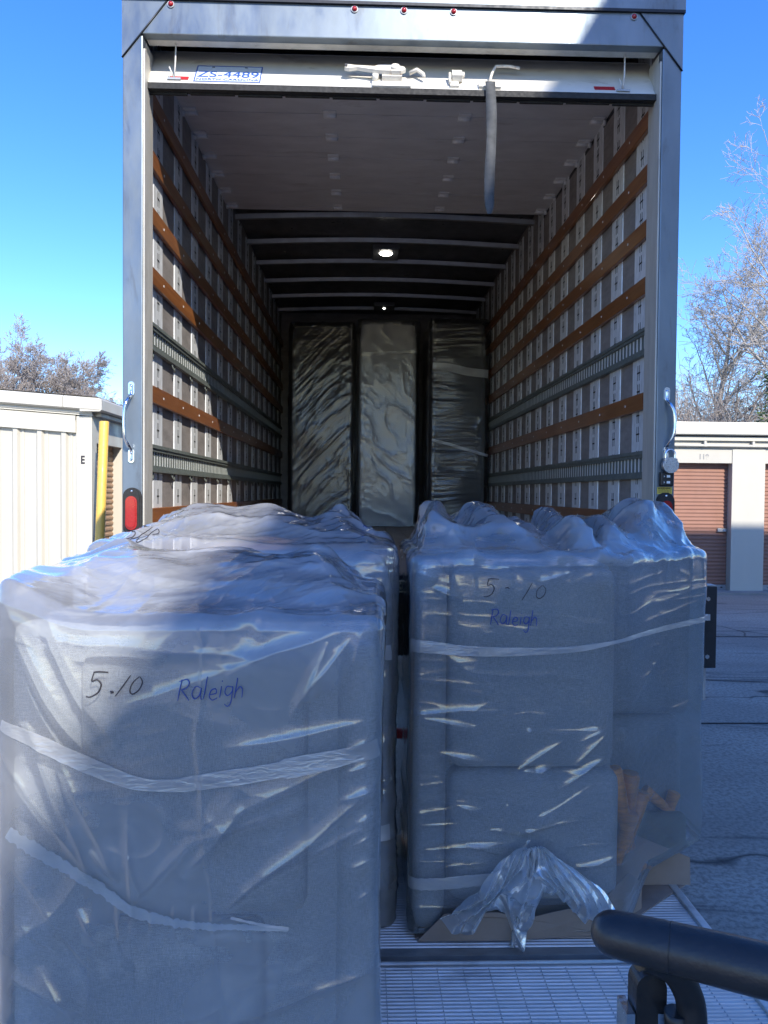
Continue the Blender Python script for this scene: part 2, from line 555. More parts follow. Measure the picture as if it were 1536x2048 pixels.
def shell(name, pts, zb, zt, spine, rise, parent, mat, creases=(), yfront=None, seed=1, fine=.0035, coarse=.014,
          dz=.004, r=.05, er=.03, fine_y=None, top_amp=.03, face_amp=.004, bag=.01, stretch=(1.4, 1.4, 5), edge_w=.22, ntop=150, sag=0, lift=None, toplift=None, soft=1.0, shear=0.0, camp=.62):
    P, Nn = outline(pts, r, fine, coarse, fine_y)
    zs = np.arange(zb, zt - er, dz)
    rows = [np.column_stack([P - Nn * .04, np.full(len(P), zb - .002)])]
    for z in zs:
        rows.append(np.column_stack([P, np.full(len(P), z)]))
    for k in range(1, 9):
        w = k / 8 * math.pi / 2
        rows.append(np.column_stack([P - Nn * er * (1 - math.cos(w)), np.full(len(P), zt - er + er * math.sin(w))]))
    base = rows[-1][:, :2]
    (sx0, sy0), (sx1, sy1) = spine
    d = np.array([sx1 - sx0, sy1 - sy0]); L2 = d @ d
    tt = np.clip(((base - np.array([sx0, sy0])) @ d) / L2, 0, 1)
    C = np.array([sx0, sy0]) + tt[:, None] * d
    dist0 = np.linalg.norm(C - base, axis=1)
    for k in range(1, ntop + 1):
        s = k / ntop
        xy = base + (C - base) * s
        rows.append(np.column_stack([xy, zt + rise(xy[:, 0], xy[:, 1]) * sstep(dist0 * s, 0, edge_w)]))
    co = np.stack(rows)
    du = np.roll(co, -1, 1) - np.roll(co, 1, 1)
    dv = np.gradient(co, axis=0)
    nrm = np.cross(du, dv)
    nrm /= (np.linalg.norm(nrm, axis=2)[..., None] + 1e-9)
    top = sstep(co[..., 2], zt - .05, zt + .01)
    topi = np.zeros(co.shape[:2]); topi[len(zs) + 1:] = 1
    q = co
    disp = (vn(q * 3.1, seed) - .4) * bag * 2 * (1 - .3 * top)
    q0 = q
    q = q + np.stack([q[..., 0] * 0, q[..., 0] * 0, shear * q[..., 0]], -1)
    fold = np.abs(vn(q * np.array(stretch) * 2.2 + vn(q * 2.7, seed + 5)[..., None] * 1.5, seed + 3) * 2 - 1)
    fold2 = np.abs(vn(q * np.array(stretch) * 5.5 + vn(q * 5, seed + 6)[..., None] * 1.2, seed + 4) * 2 - 1)
    disp = disp + face_amp * (1 - top) * ((1 - fold) ** 4 * 1.4 + (1 - fold2) ** 5 * .6)
    disp = disp + face_amp * .8 * soft * (1 - top) * crumple(q, seed + 40, 2.6)
    q = q0
    disp = disp + top * (top_amp * crumple(q, seed + 20, 3.2) + top_amp * .30 * crumple(q, seed + 30, 7.5) + top_amp * .08 * crumple(q, seed + 31, 17))
    # creases pulled down from the top edge
    edge = np.exp(-np.clip(zt - co[..., 2], 0, 9) / .09) * (1 - topi)
    disp = disp + edge * top_amp * .35 * crumple(q * np.array([1, 1, .35]), seed + 50, 9)
    if len(creases):
        m = (np.abs(nrm[..., 1]) > .35) & (nrm[..., 1] < 0) & (topi < .5)
        X = co[..., 0][m]; Z = co[..., 2][m]
        wv = (vn(np.column_stack([X * 9, Z * 9, X * 0]), seed + 60) - .5) * .012
        add = np.zeros(len(X))
        for (x0, z0, x1, z1, amp, w) in creases:
            ex, ez = x1 - x0, z1 - z0; L = math.hypot(ex, ez)
            t = ((X - x0) * ex + (Z - z0) * ez) / L ** 2
            sd = ((X - x0) * ez - (Z - z0) * ex) / L + wv
            tp = np.clip(t, -.08, 1.08)
            prof = np.sin(np.clip((tp + .08) / 1.16, 0, 1) * math.pi) ** .7
            ww = w * .001 * 1.5 * (.45 + .9 * prof)
            g = np.where(sd > 0, np.exp(-np.abs(sd) / (ww * .5)), np.exp(-np.abs(sd) / (ww * 1.6)))
            add += amp * .001 * camp * g * prof * ((t > -.08) & (t < 1.08))
        disp[m] += np.minimum(add, .02)
    co = co + nrm * disp[..., None]
    if sag:
        lowz = np.clip((zb + .02 - co[..., 2]) / .02, 0, 1)
        co[..., 2] = np.maximum(co[..., 2], zb)
    bun = sstep(q[..., 2], zt - .06, zt + .03) * (.25 + .75 * np.clip(1.6 * crumple(q, seed + 20, 3.2), 0, 1)) + .25 * edge * crumple(q, seed + 51, 7)
    if toplift is not None:
        co[..., 2] += toplift(co[..., 0], co[..., 1]) * np.clip((co[..., 2] - zb) / (zt - zb), 0, 1) ** 5
    if lift is not None:
        k = np.clip(1 - (co[..., 2] - zb) / (zt - zb), 0, 1)
        co[..., 2] += lift(co[..., 0], co[..., 1]) * k
    return grid_object(name, co, mat, parent, bunch=bun)

def drape(bv, x, z, y0=0.6, lift=.003):
    hit = bv.ray_cast(Vector((x, y0, z)), Vector((0, 1, 0)))
    return hit[0].y - lift if hit[0] is not None else None

def catmull(pts, n):
    out = []
    P = [pts[0]] + list(pts) + [pts[-1]]
    for i in range(1, len(P) - 2):
        for k in range(n):
            t = k / n
            out.append(tuple(.5 * ((2 * P[i][c]) + (-P[i - 1][c] + P[i + 1][c]) * t + (2 * P[i - 1][c] - 5 * P[i][c] + 4 * P[i + 1][c] - P[i + 2][c]) * t * t
                                   + (-P[i - 1][c] + 3 * P[i][c] - 3 * P[i + 1][c] + P[i + 2][c]) * t ** 3) for c in range(len(pts[0]))))
    out.append(tuple(pts[-1]))
    return out

def ribbon(bv, pts, width, name, mat, parent, lift=.003, n=8, across=6, y0=.6, ragged=.0, seed=3, thick=0.0012):
    line = catmull(pts, n)
    rng = random.Random(seed)
    rowsf = []
    for i, (x, z) in enumerate(line):
        a = line[max(0, i - 1)]; b = line[min(len(line) - 1, i + 1)]
        tx, tz = b[0] - a[0], b[1] - a[1]; L = math.hypot(tx, tz) or 1
        nx, nz = -tz / L, tx / L
        w = width(i / (len(line) - 1)) if callable(width) else width
        w *= 1 + rng.uniform(-ragged, ragged)
        row = []
        for k in range(across):
            s = (k / (across - 1) - .5) * w
            px, pz = x + nx * s, z + nz * s
            y = drape(bv, px, pz, y0, lift)
            if y is None:
                y = row[-1][1] if row else (rowsf[-1][min(k, len(rowsf[-1]) - 1)][1] if rowsf else None)
            row.append((px, y, pz))
        if any(r[1] is None for r in row):
            continue
        rowsf.append(row)
    m = MB()
    V = [p for r in rowsf for p in r]; W = across
    F = [(i * W + k, i * W + k + 1, (i + 1) * W + k + 1, (i + 1) * W + k) for i in range(len(rowsf) - 1) for k in range(W - 1)]
    m.add(V, F, 0, True)
    # a second skin just behind gives the band its thickness
    Vb = [(p[0], p[1] + thick, p[2]) for p in V]
    m.add(Vb, [tuple(reversed(f)) for f in F], 0, True)
    return m.build(name, mat, parent)

STROKES = {
    '5': [[(.12, .98), (.36, 1.0), (.72, .97)], [(.14, .95), (.10, .62), (.32, .66), (.50, .45), (.40, .12), (.12, -.05), (-.05, -.02)]],
    '.': [[(0, .28), (.10, .30), (.16, .24), (.04, .22)]],
    '-': [[(0, .42), (.16, .45), (.26, .38)]],
    '1': [[(.0, -.06), (.22, .5), (.42, 1.05)]],
    '0': [[(.30, .95), (.06, .62), (.06, .20), (.28, .02), (.52, .25), (.56, .66), (.34, .95)]],
    'R': [[(.02, .0), (.12, 1.0)], [(.0, .92), (.38, 1.0), (.52, .80), (.38, .58), (.14, .52)], [(.16, .52), (.40, .22), (.58, -.02)]],
    'a': [[(.46, .52), (.20, .60), (.04, .28), (.20, .02), (.42, .20), (.48, .52), (.48, .06), (.58, .0)]],
    'l': [[(.06, .02), (.12, .5), (.16, 1.05)]],
    'e': [[(.04, .28), (.40, .34), (.36, .56), (.14, .50), (.06, .2), (.24, .0), (.48, .10)]],
    'i': [[(.08, .0), (.12, .55)], [(.14, .78), (.15, .83)]],
    'g': [[(.46, .54), (.16, .58), (.06, .28), (.24, .08), (.46, .30), (.48, .55), (.46, -.25), (.30, -.50), (.10, -.36)]],
    'h': [[(.04, .0), (.12, 1.05)], [(.08, .30), (.28, .58), (.44, .44), (.46, .0)]],
    '~': [[(.0, .1), (.12, .9), (.16, .2), (.30, .8), (.34, .1)], [(.44, .0), (.50, .9), (.60, .3), (.72, .8)], [(.2, .5), (.7, .4)], [(.05, -.6), (.12, -.7)]],
    '/': [[(.0, -.10), (.20, .45), (.42, 1.0)]],
}

def handwriting(bv, text, x0, z0, h, adv, wid, parent, mat, slant=.1, w=.0035, seed=1, rise=0.0, name='handwriting', y0=.6, lift=.0035):
    m = MB(); rng = random.Random(seed)
    x = x0
    for i, chh in enumerate(text):
        jz = rng.uniform(-.06, .06) * h; js = rng.uniform(.92, 1.1)
        for st in STROKES[chh]:
            line = catmull(st, 7)
            pts = []
            for (u, v) in line:
                px = x + (u * wid * js + v * slant) * h
                pz = z0 + jz + v * h * js + rise * (px - x0)
                y = drape(bv, px, pz, y0, lift)
                if y is not None:
                    pts.append((px, y, pz))
            if len(pts) > 1:
                rad = [w * .5 * (1 - .35 * abs(2 * k / (len(pts) - 1) - 1)) for k in range(len(pts))]
                m.tube(pts, rad, 5)
        x += adv[i] * h if isinstance(adv, (list, tuple)) else adv * h
    return m.build(name, mat, parent)

def text_mesh(mb, s, loc, size, mi, rot=None, align='CENTER', depth=.0008, xs=1.0, bold=0.0):
    cu = bpy.data.curves.new('lettering', 'FONT')
    cu.body = s; cu.size = size; cu.align_x = align; cu.align_y = 'CENTER'; cu.extrude = depth; cu.offset = bold
    ob = bpy.data.objects.new('lettering', cu)
    COL.objects.link(ob)
    dg = bpy.context.evaluated_depsgraph_get()
    me = bpy.data.meshes.new_from_object(ob.evaluated_get(dg))
    mat = Matrix.Translation(loc) @ (rot or Matrix.Rotation(R(90), 4, 'X')) @ Matrix.Diagonal((xs, 1, 1, 1))
    mb.add([mat @ v.co for v in me.vertices], [tuple(p.vertices) for p in me.polygons], mi)
    bpy.data.objects.remove(ob); bpy.data.curves.remove(cu); bpy.data.meshes.remove(me)

def rblock(mb, lo, hi, r, n=10, bulge=(0, 0, 0), mi=0, jit=0, seed=0):
    """upholstered block: rounded box whose faces swell"""
    bm = bmesh.new()
    bmesh.ops.create_cube(bm, size=2)
    bmesh.ops.subdivide_edges(bm, edges=bm.edges[:], cuts=n, use_grid_fill=True)
    h = [(hi[i] - lo[i]) / 2 for i in range(3)]; c = [(hi[i] + lo[i]) / 2 for i in range(3)]
    rr = min(r, min(h))
    for v in bm.verts:
        u = [math.sin(v.co[i] * math.pi / 2) if False else v.co[i] for i in range(3)]
        p = Vector([u[i] * h[i] for i in range(3)])
        q = Vector([max(-h[i] + rr, min(h[i] - rr, p[i])) for i in range(3)])
        dv = p - q
        if dv.length > 1e-9:
            p = q + dv.normalized() * rr
        for i in range(3):
            if abs(u[i]) > .999:
                o = [j for j in range(3) if j != i]
                k = (1 - u[o[0]] ** 2) * (1 - u[o[1]] ** 2)
                p[i] += math.copysign(bulge[i] * k, u[i])
        if jit:
            p += Vector([(random.random() - .5) * jit for _ in range(3)])
        v.co = p + Vector(c)
    return mb.bm(bm, mi, True)

# ------------------------------------------------------------------ ground
g = MB()
N = 60
xs = np.linspace(-160, 160, N); ys = np.linspace(-60, 260, N)
g.add([(x, y, 0) for y in ys for x in xs], [(j * N + i, j * N + i + 1, (j + 1) * N + i + 1, (j + 1) * N + i) for j in range(N - 1) for i in range(N - 1)])
ground = tag(g.build('ground', M['ground']), kind='structure')
ap = MB()                                                    # the slab edge along the storage doors, a real step
ap.box((1.6, 12.2, -.05), (16, 12.9, .035))
apron = tag(ap.build('pavement', surf('apron_concrete', (.30, .29, .27), .85, 0, .2, (1, 1, 1), 3, .2, 60)), kind='structure')
jt = MB()
jt.box((1.4, 8.55, .001), (20, 8.575, .005)); jt.box((1.4, 5.28, .001), (20, 5.30, .005))
jt.add([(1.4, 6.8, .004), (6.2, 6.05, .004), (6.2, 6.035, .004), (1.4, 6.785, .004)], [(0, 1, 2, 3)])
joint = tag(jt.build('road', surf('joint_tar', (.03, .03, .03), .9, 0, .2)), kind='structure')
joint.name = 'pavement_joint'

# ------------------------------------------------------------------ box truck
XL, XR, YR, YF = -1.068, 1.418, 3.46, 9.75
FZ, RZ = 1.224, 3.86
truck = thing('box_truck', (.175, 3.46, 0), 'open rear of a silver box truck, its roll-up door raised and the cargo bay showing', 'truck')
def T(mb, name, mats, parent=None):
    return mb.build(name, mats, parent or truck)

f = MB()
for i in range(17):                                          # floor planks, small gaps
    x0 = -1.04 + i * .1425
    f.box((x0 + .002, YR + .02, FZ - .04), (x0 + .1405, YF - .02, FZ - .0005 * (i % 3)))
T(f, 'floor', M['floor'])
for sgn, xi, xo in ((-1, -1.0265, XL), (1, 1.3665, XR)):
    w = MB(); w.box((min(xi, xo), YR + .055, FZ - .06), (max(xi, xo), YF, RZ - .012))
    T(w, 'side_wall', M['lining'])
w = MB(); w.box((-1.043, YF - .05, FZ - .04), (1.383, YF - .002, RZ - .011)); T(w, 'front_wall', M['lining'])
w = MB(); w.box((XL + .004, YR + .02, RZ - .02), (XR - .004, YF, RZ), 0); T(w, 'roof', M['roofin'])
def bow(y):
    m = MB()
    n = 16
    for k in range(n):
        a, b = k / n, (k + 1) / n
        za = .035 * math.sin(math.pi * a); zb_ = .035 * math.sin(math.pi * b)
        xa, xb = -1.04 + a * 2.42, -1.04 + b * 2.42
        prof = [(-.028, 0), (-.016, -.034), (.016, -.034), (.028, 0)]
        V = [(xa, y + p[0], 3.80 + p[1] + za) for p in prof] + [(xb, y + p[0], 3.80 + p[1] + zb_) for p in prof]
        m.add(V, [(0, 1, 5, 4), (1, 2, 6, 5), (2, 3, 7, 6)])
    return m
for y in (6.22, 6.83, 7.44, 8.07, 8.7, 9.33):
    T(bow(y), 'roof_bow', M['bow'])
for (x, y, k) in ((.195, 6.98, 1.0), (.24, 9.05, .25)):  # first is the lamp; the second, tiny glowing lens stands in for a glint
    m = MB(); m.box((x - .12, y - .12, 3.755), (x + .12, y + .22, 3.80), 0, .008)
    lm = T(m, 'dome_light_and_glint', M['roofin'])
    m = MB()
    bm = bmesh.new(); bmesh.ops.create_uvsphere(bm, u_segments=20, v_segments=10, radius=1)
    m.bm(bm, 0, True, Matrix.Translation((x, y, 3.754)) @ Matrix.Diagonal((.058 * k, .045 * k, .020 * k, 1)))
    T(m, 'lens', M['lamp'], lm)

# side wall posts: hat sections with rows of keyhole slots
def post_mesh(name, w=.18):
    m = MB()
    m.prism([(-w / 2, -.001), (-w / 2 + .006, .005), (w / 2 - .006, .005), (w / 2, -.001)], 'z', 0, 2.55, 0)
    # the prism lies in (y, x-depth); swap into place: local x = depth into the bay, local y along the truck
    m.v = [(p[1], p[0], p[2]) for p in m.v]
    z = .07
    k = 0
    while z < 2.5:
        for s in (-.011, .011):
            m.box((.0052, s - .0022, z), (.0062, s + .0022, z + .075), 1)
        m.box((.0052, -.020, z + .034), (.0064, .020, z + .042), 1)
        z += .092 if k % 2 else .118
        k += 1
    for zz in (.02, 2.52):
        m.box((.0052, -.05, zz - .006), (.007, -.038, zz + .006), 1)
    off = truck.location
    me_o = MB(); me_o.v, me_o.f, me_o.mi, me_o.sm = m.v, m.f, m.mi, m.sm
    return me_o
slotm = surf('slot_shadow', (.03, .032, .035), .8, 0, .1)
src = post_mesh('wall_post').build('wall_post', [M['galv'], slotm])
src.parent = truck
first = True
for side, far0, step, n in ((-1, 3.97, .421, 14), (1, 3.87, .364, 16)):
    for i in range(n):
        y = far0 + i * step - .09
        if y > 9.6:
            break
        o = src if first else src.copy()
        if not first:
            COL.objects.link(o); o.parent = truck
        first = False
        x = -1.0268 if side < 0 else 1.3668
        o.location = Vector((x, y, FZ + .03)) - truck.location
        o.rotation_euler = (0, 0, 0 if side < 0 else math.pi)

def slat(side, z, h=.082, y0=3.58, y1=9.66):
    m = MB()
    xa, xb = ((-1.0205, -.998) if side < 0 else (1.338, 1.3605))
    m.box((xa, y0, z - h / 2), (xb, y1, z + h / 2), 0, .004)
    for i in range(14):                                      # screw heads
        y = 3.9 + i * .42
        s = -.9976 if side < 0 else 1.3376
        m.box((s - .001, y - .005, z - .005), (s + .001, y + .005, z + .005), 1)
    return m
for z in (3.44, 3.165, 2.90, 2.62, 2.06):
    T(slat(-1, z), 'wood_slat', [M['slat'], M['galv']])
for z in (3.38, 3.13, 2.87, 2.60, 2.05, 1.475):
    T(slat(1, z), 'wood_slat', [M['slat'], M['galv']])
T(slat(-1, 1.475), 'wood_slat', [M['slat'], M['galv']])

def etrack(side, z, y0=3.60, y1=9.6, h=.135):
    m = MB()
    s = 1 if side < 0 else -1
    xb = -1.0205 if side < 0 else 1.3605
    def bx(d0, d1, ya, yb, za, zb, mi=0):
        a, b = xb + s * d0, xb + s * d1
        m.box((min(a, b), ya, za), (max(a, b), yb, zb), mi)
    bx(0, .004, y0, y1, z - .038, z + .038, 1)               # the pale steel seen through the slots
    bx(.0, .016, y0, y1, z + .034, z + h / 2)
    bx(.0, .016, y0, y1, z - h / 2, z - .034)
    bx(.016, .022, y0, y1, z + h / 2 - .018, z + h / 2 - .002)
    bx(.016, .022, y0, y1, z - h / 2 + .002, z - h / 2 + .018)
    y = y0
    while y < y1:
        bx(.0042, .0065, y, y + .0255, z - .0342, z + .0342)
        y += .0505
    if side < 0:                                             # spring clips hanging under the rail
        for i in range(14):
            yy = 3.72 + i * .421
            m.tube([(xb + s * .012, yy - .05, z - h / 2), (xb + s * .02, yy - .02, z - h / 2 - .03), (xb + s * .014, yy + .012, z - h / 2 - .035), (xb + s * .01, yy + .03, z - h / 2)], .0042, 5)
    return m
for side, zz in ((-1, (2.335, 1.755)), (1, (2.335, 1.745))):
    for z in zz:
        T(etrack(side, z), 'logistic_track', [M['track'], M['pale']])

# rear frame
for side in (-1, 1):
    m = MB()
    if side < 0:
        x0, x1 = XL, -.98
        m.box((x0, YR, .99), (x1, YR + .05, 3.60), 0, .004)
        m.box((x1 - .045, YR + .05, 1.22), (x1, YR + .17, 3.60), 1, .003)
        m.box((x1, YR + .012, 1.22), (x1 + .006, YR + .09, 3.55), 1)
    else:
        x0, x1 = 1.331, XR
        m.box((x0, YR, .99), (x1, YR + .05, 3.60), 0, .004)
        m.box((x0, YR + .05, 1.22), (x0 + .045, YR + .17, 3.60), 1, .003)
        m.box((x0 - .006, YR + .012, 1.22), (x0, YR + .09, 3.55), 1)
    T(m, 'rear_post', [M['frame'], M['frame_edge']])
m = MB()
m.box((XL + .0015, YR - .001, 3.608), (XR - .0015, YR + .05, 3.80), 0, .004)
m.box((-.978, YR + .05, 3.612), (1.329, YR + .10, 3.70), 1)
m.box((XL - .006, YR - .014, 3.752), (XR + .008, YR + .15, 3.765), 2)
m.box((XL - .006, YR - .014, 3.765), (XR + .008, YR - .002, 3.90), 0)
m.box((XL - .006, YR - .002, 3.862), (XR + .008, YR + .20, 3.90), 0)
T(m, 'rear_header', [M['frame'], M['frame_edge'], M['dark']])
for side in (-1, 1):
    m = MB()
    if side < 0:
        poly = [(XL - .002, 3.752), (XL - .002, 3.50), (-.972, 3.625), (-.872, 3.752)]
        seam = [(XL - .002, 3.50), (-.972, 3.625), (-.872, 3.752)]
    else:
        poly = [(XR + .002, 3.752), (XR + .002, 3.50), (1.323, 3.625), (1.223, 3.752)]
        seam = [(XR + .002, 3.50), (1.323, 3.625), (1.223, 3.752)]
    m.prism(poly, 'y', YR - .0045, YR - .0015, 0)
    m.tube([(p[0], YR - .004, p[1]) for p in seam], .0035, 6, 1)
    T(m, 'corner_gusset', [M['frame'], M['dark']])
def dome(cx, cy_, cz, r, depth, mi=0, seg=16, mb=None):
    mb = mb or MB()
    bm = bmesh.new(); bmesh.ops.create_uvsphere(bm, u_segments=seg, v_segments=10, radius=1)
    return mb.bm(bm, mi, True, Matrix.Translation((cx, cy_, cz)) @ Matrix.Diagonal((r, depth, r, 1)))
for x in (-.857, -.051, .168, .388, 1.197):
    m = dome(x, YR - .004, 3.735, .012, .012)
    m.tube([(x, YR - .006, 3.735), (x, YR + .0, 3.735)], .0155, 16, 1)
    T(m, 'marker_light', [M['red'], M['grey_metal']])
def stadium(w, h, n=12):
    pts = []
    r = w / 2
    for k in range(n + 1):
        a = math.pi * k / n
        pts.append((r * math.cos(a), h / 2 - r + r * math.sin(a)))
    for k in range(n + 1):
        a = math.pi + math.pi * k / n
        pts.append((r * math.cos(a), -h / 2 + r + r * math.sin(a)))
    return pts
for x in (-1.022, 1.376):
    m = MB()
    m.prism([(x + p[0], 1.505 + p[1]) for p in stadium(.082, .215)], 'y', YR - .012, YR + .001, 0)
    m.prism([(x + p[0], 1.505 + p[1]) for p in stadium(.066, .195)], 'y', YR - .018, YR - .012, 0)
    dome(x, YR - .016, 1.597, .006, .005, 1, 10, m)
    tl = T(m, 'tail_light', [M['rubber'], M['chrome']])
    m = MB()
    m.prism([(x + p[0], 1.50 + p[1]) for p in stadium(.050, .15)], 'y', YR - .028, YR - .018, 0)
    m.prism([(x + p[0], 1.50 + p[1]) for p in stadium(.038, .13)], 'y', YR - .034, YR - .028, 0)
    T(m, 'lens', M['red'], tl)
for side in (-1, 1):
    x = -1.028 if side < 0 else 1.376
    b = -.014 if side < 0 else .016
    m = MB()
    z1, z0 = (2.07, 1.735) if side < 0 else (2.075, 1.77)
    pts = [(x, YR - .004, z1), (x, YR - .006, z1 - .045), (x + b * .4, YR - .035, z1 - .07), (x + b, YR - .048, z1 - .10), (x + b * 1.25, YR - .05, (z0 + z1) / 2),
           (x + b, YR - .048, z0 + .10), (x + b * .4, YR - .035, z0 + .07), (x, YR - .006, z0 + .045), (x, YR - .004, z0)]
    m.tube(catmull(pts, 5), .0075, 10)
    for zz in (z1 - .018, z0 + .018):
        m.prism([(x + p[0], zz + p[1]) for p in stadium(.026, .062)], 'y', YR - .006, YR + .0, 0)
        for dz in (-.016, .012):
            dome(x, YR - .008, zz + dz, .006, .005, 0, 10, m)
    T(m, 'grab_handle', M['chrome'])
# switch box and warning label on the right post
m = MB()
m.box((1.345, YR - .028, 1.640), (1.405, YR, 1.705), 0, .007)
sb = T(m, 'switch_box', M['black'])
m = MB()
for z in (1.685, 1.658):
    m.box((1.372, YR - .0305, z - .0055), (1.387, YR - .0282, z + .0055), 0)
    m.prism([(1.358, z - .005), (1.3635, z), (1.358, z + .005), (1.3602, z)], 'y', YR - .0300, YR - .0282, 0)
T(m, 'switch_symbol', M['white'], sb)
m = MB()
m.box((1.340, YR - .0025, 1.606), (1.407, YR, 1.636), 0)
text_mesh(m, 'WARNING', (1.3735, YR - .0032, 1.6295), .0125, 1, xs=1.05)
for z in (1.6215, 1.6165, 1.6115):
    for k in range(9):
        x0 = 1.345 + k * .0064
        m.box((x0, YR - .0031, z - .0009), (x0 + .0046 + .0012 * ((k * 7 + int(z * 9999)) % 2), YR - .0024, z + .0009), 1)
T(m, 'warning_label', [M['yellow'], M['ink']])
# sill, nameplate, understructure
m = MB()
m.box((XL, YR - .01, 1.10), (XR, YR + .10, 1.2265), 0, .004)
m.box((XL + .02, YR + .02, .86), (XR - .02, YR + .06, 1.10), 1)
sill = T(m, 'sill', [M['dark'], M['black']])
m = MB()
m.box((-.10, YR - .0145, 1.153), (.42, YR - .0102, 1.206), 0)
m.box((-.094, YR - .0150, 1.1600), (.414, YR - .0146, 1.1995), 1)
text_mesh(m, 'M A X O N', (.168, YR - .0158, 1.180), .050, 0, xs=1.75)
T(m, 'nameplate', [M['cream_label'], M['black']], sill)
m = MB()
for x in (-.30, .62):
    m.box((x - .04, YR + .12, .78), (x + .04, YF + .5, 1.02))
for y in np.arange(3.9, 9.6, .6):
    m.box((XL + .05, y - .03, 1.02), (XR - .05, y + .03, 1.185))
T(m, 'chassis', M['dark'])
def wheel(x, y):
    off = truck.location
    m = MB()
    prof = [(.30, -.12), (.46, -.13), (.50, -.10), (.505, 0), (.50, .10), (.46, .13), (.30, .12)]
    n = 36
    V = []
    for k in range(n):
        a = 2 * math.pi * k / n
        for (r, xx) in prof:
            V.append((x + xx, y + r * math.cos(a), .505 + r * math.sin(a)))
    P = len(prof)
    m.add(V, [(k * P + i, k * P + i + 1, ((k + 1) % n) * P + i + 1, ((k + 1) % n) * P + i) for k in range(n) for i in range(P - 1)], 0, True)
    w = T(m, 'wheel', M['rubber'])
    m = MB()
    m.tube([(x - .1, y, .505), (x + .06, y, .505)], .31, 32, 0)
    m.tube([(x - .12, y, .505), (x + .1, y, .505)], .09, 20, 0)
    T(m, 'rim', M['grey_metal'], w)
for x in (-.82, -.52, .87, 1.17):
    wheel(x, 6.9)
# red lamp and cross bar under the body, glimpsed between the sofas
m = MB(); m.box((.10, 3.50, .47), (.26, 3.53, .515), 0, .006); T(m, 'rear_reflector', M['redtape'])

# roll-up door, parked under the roof with its bottom panel tipped down
m = MB()
dx0, dx1 = -1.025, 1.365
def dpanel(a, b, mi_out=0, mi_in=1):
    (ya, za), (yb, zb_) = a, b
    d = Vector((0, yb - ya, zb_ - za)); n = Vector((0, -d.z, d.y)).normalized() * .011
    v = [(dx0, ya - n.y, za - n.z), (dx1, ya - n.y, za - n.z), (dx1, yb - n.y, zb_ - n.z), (dx0, yb - n.y, zb_ - n.z),
         (dx0, ya + n.y, za + n.z), (dx1, ya + n.y, za + n.z), (dx1, yb + n.y, zb_ + n.z), (dx0, yb + n.y, zb_ + n.z)]
    m.add(v, [(0, 1, 2, 3)], mi_in); m.add(v, [(4, 7, 6, 5)], mi_out)
    m.add(v, [(0, 4, 5, 1), (3, 2, 6, 7), (0, 3, 7, 4), (1, 5, 6, 2)], mi_in)
A, B = (3.535, 3.425), (3.722, 3.665)
dpanel(A, B)
dpanel((3.73, 3.672), (3.86, 3.735))
ys = [3.868, 4.10, 4.38, 4.66, 4.94, 5.22, 5.50, 5.78, 5.86]
for i in range(len(ys) - 1):
    dpanel((ys[i] + .003, 3.735 - .0006 * i), (ys[i + 1] - .003, 3.735 - .0006 * (i + 1)))
# bottom rail and rubber seal
m.box((dx0 + .01, 3.512, 3.398), (dx1 - .01, 3.557, 3.425), 2)
for i in range(11):
    x0 = dx0 + .02 + i * .214
    m.box((x0, 3.545, 3.389 + .003 * (i % 2)), (x0 + .20, 3.557, 3.398), 2)
    m.tube([(x0, 3.566, 3.402), (x0 + .07, 3.565, 3.400 + .004 * (i % 2)), (x0 + .19, 3.566, 3.402)], .0028, 5, 0)
door = T(m, 'roll_up_door', [M['doorw'], M['doorin'], M['rubber']])
dn = Vector((0, -(B[1] - A[1]), B[0] - A[0])).normalized()     # outward normal of the bottom panel
dt = Vector((0, B[0] - A[0], B[1] - A[1])).normalized()
def on_door(u, s, lift=.0):                                   # point on the outer face of the bottom panel
    return Vector((u, A[0], A[1])) + dt * s + dn * (.011 + lift)
door_rot = Matrix(((1, 0, 0, 0), (0, dt.y, dn.y, 0), (0, dt.z, dn.z, 0), (0, 0, 0, 1)))
def dslab(mb, u0, u1, s0, s1, l0, l1, mi=0):
    v = [on_door(u, s, l) for l in (l0, l1) for (u, s) in ((u0, s0), (u1, s0), (u1, s1), (u0, s1))]
    mb.add(v, [(0, 3, 2, 1), (4, 5, 6, 7), (0, 1, 5, 4), (1, 2, 6, 5), (2, 3, 7, 6), (3, 0, 4, 7)], mi)
for y in (4.10, 4.38, 4.66, 4.94, 5.22, 5.50, 5.78):
    for x in (-.975, -.20, .56, 1.315):
        h = MB()
        zz = 3.722
        h.box((x - .035, y - .045, zz - .007), (x + .035, y - .010, zz), 0, .002)
        h.box((x - .035, y + .010, zz - .007), (x + .035, y + .045, zz), 0, .002)
        h.tube([(x - .035, y, zz - .010), (x + .035, y, zz - .010)], .013, 8)
        if abs(x) > .9:
            h.tube([(x, y, zz - .012), (x + math.copysign(.05, x), y, zz - .012)], .007, 8)
            h.tube([(x + math.copysign(.03, x), y, zz - .012), (x + math.copysign(.048, x), y, zz - .012)], .018, 12)
        T(h, 'hinge', M['pale'], door)
m = MB()
dslab(m, -.775, -.475, .012, .165, .001, .003, 0)
pb = (-.775, -.475, .012, .165)
for (u0, u1, s0, s1) in ((-.775, -.475, .012, .017), (-.775, -.475, .160, .165), (-.775, -.770, .017, .16), (-.480, -.475, .017, .16)):
    dslab(m, u0, u1, s0, s1, .003, .0042, 1)
text_mesh(m, 'ZS-4489', on_door(-.625, .080, .0038), .082, 1, rot=door_rot, xs=1.0)
text_mesh(m, 'NORTH CAROLINA', on_door(-.625, .033, .0038), .025, 1, rot=door_rot, xs=1.28)
for u in (-.70, -.55):
    dslab(m, u - .006, u + .006, .146, .154, .003, .006, 2)
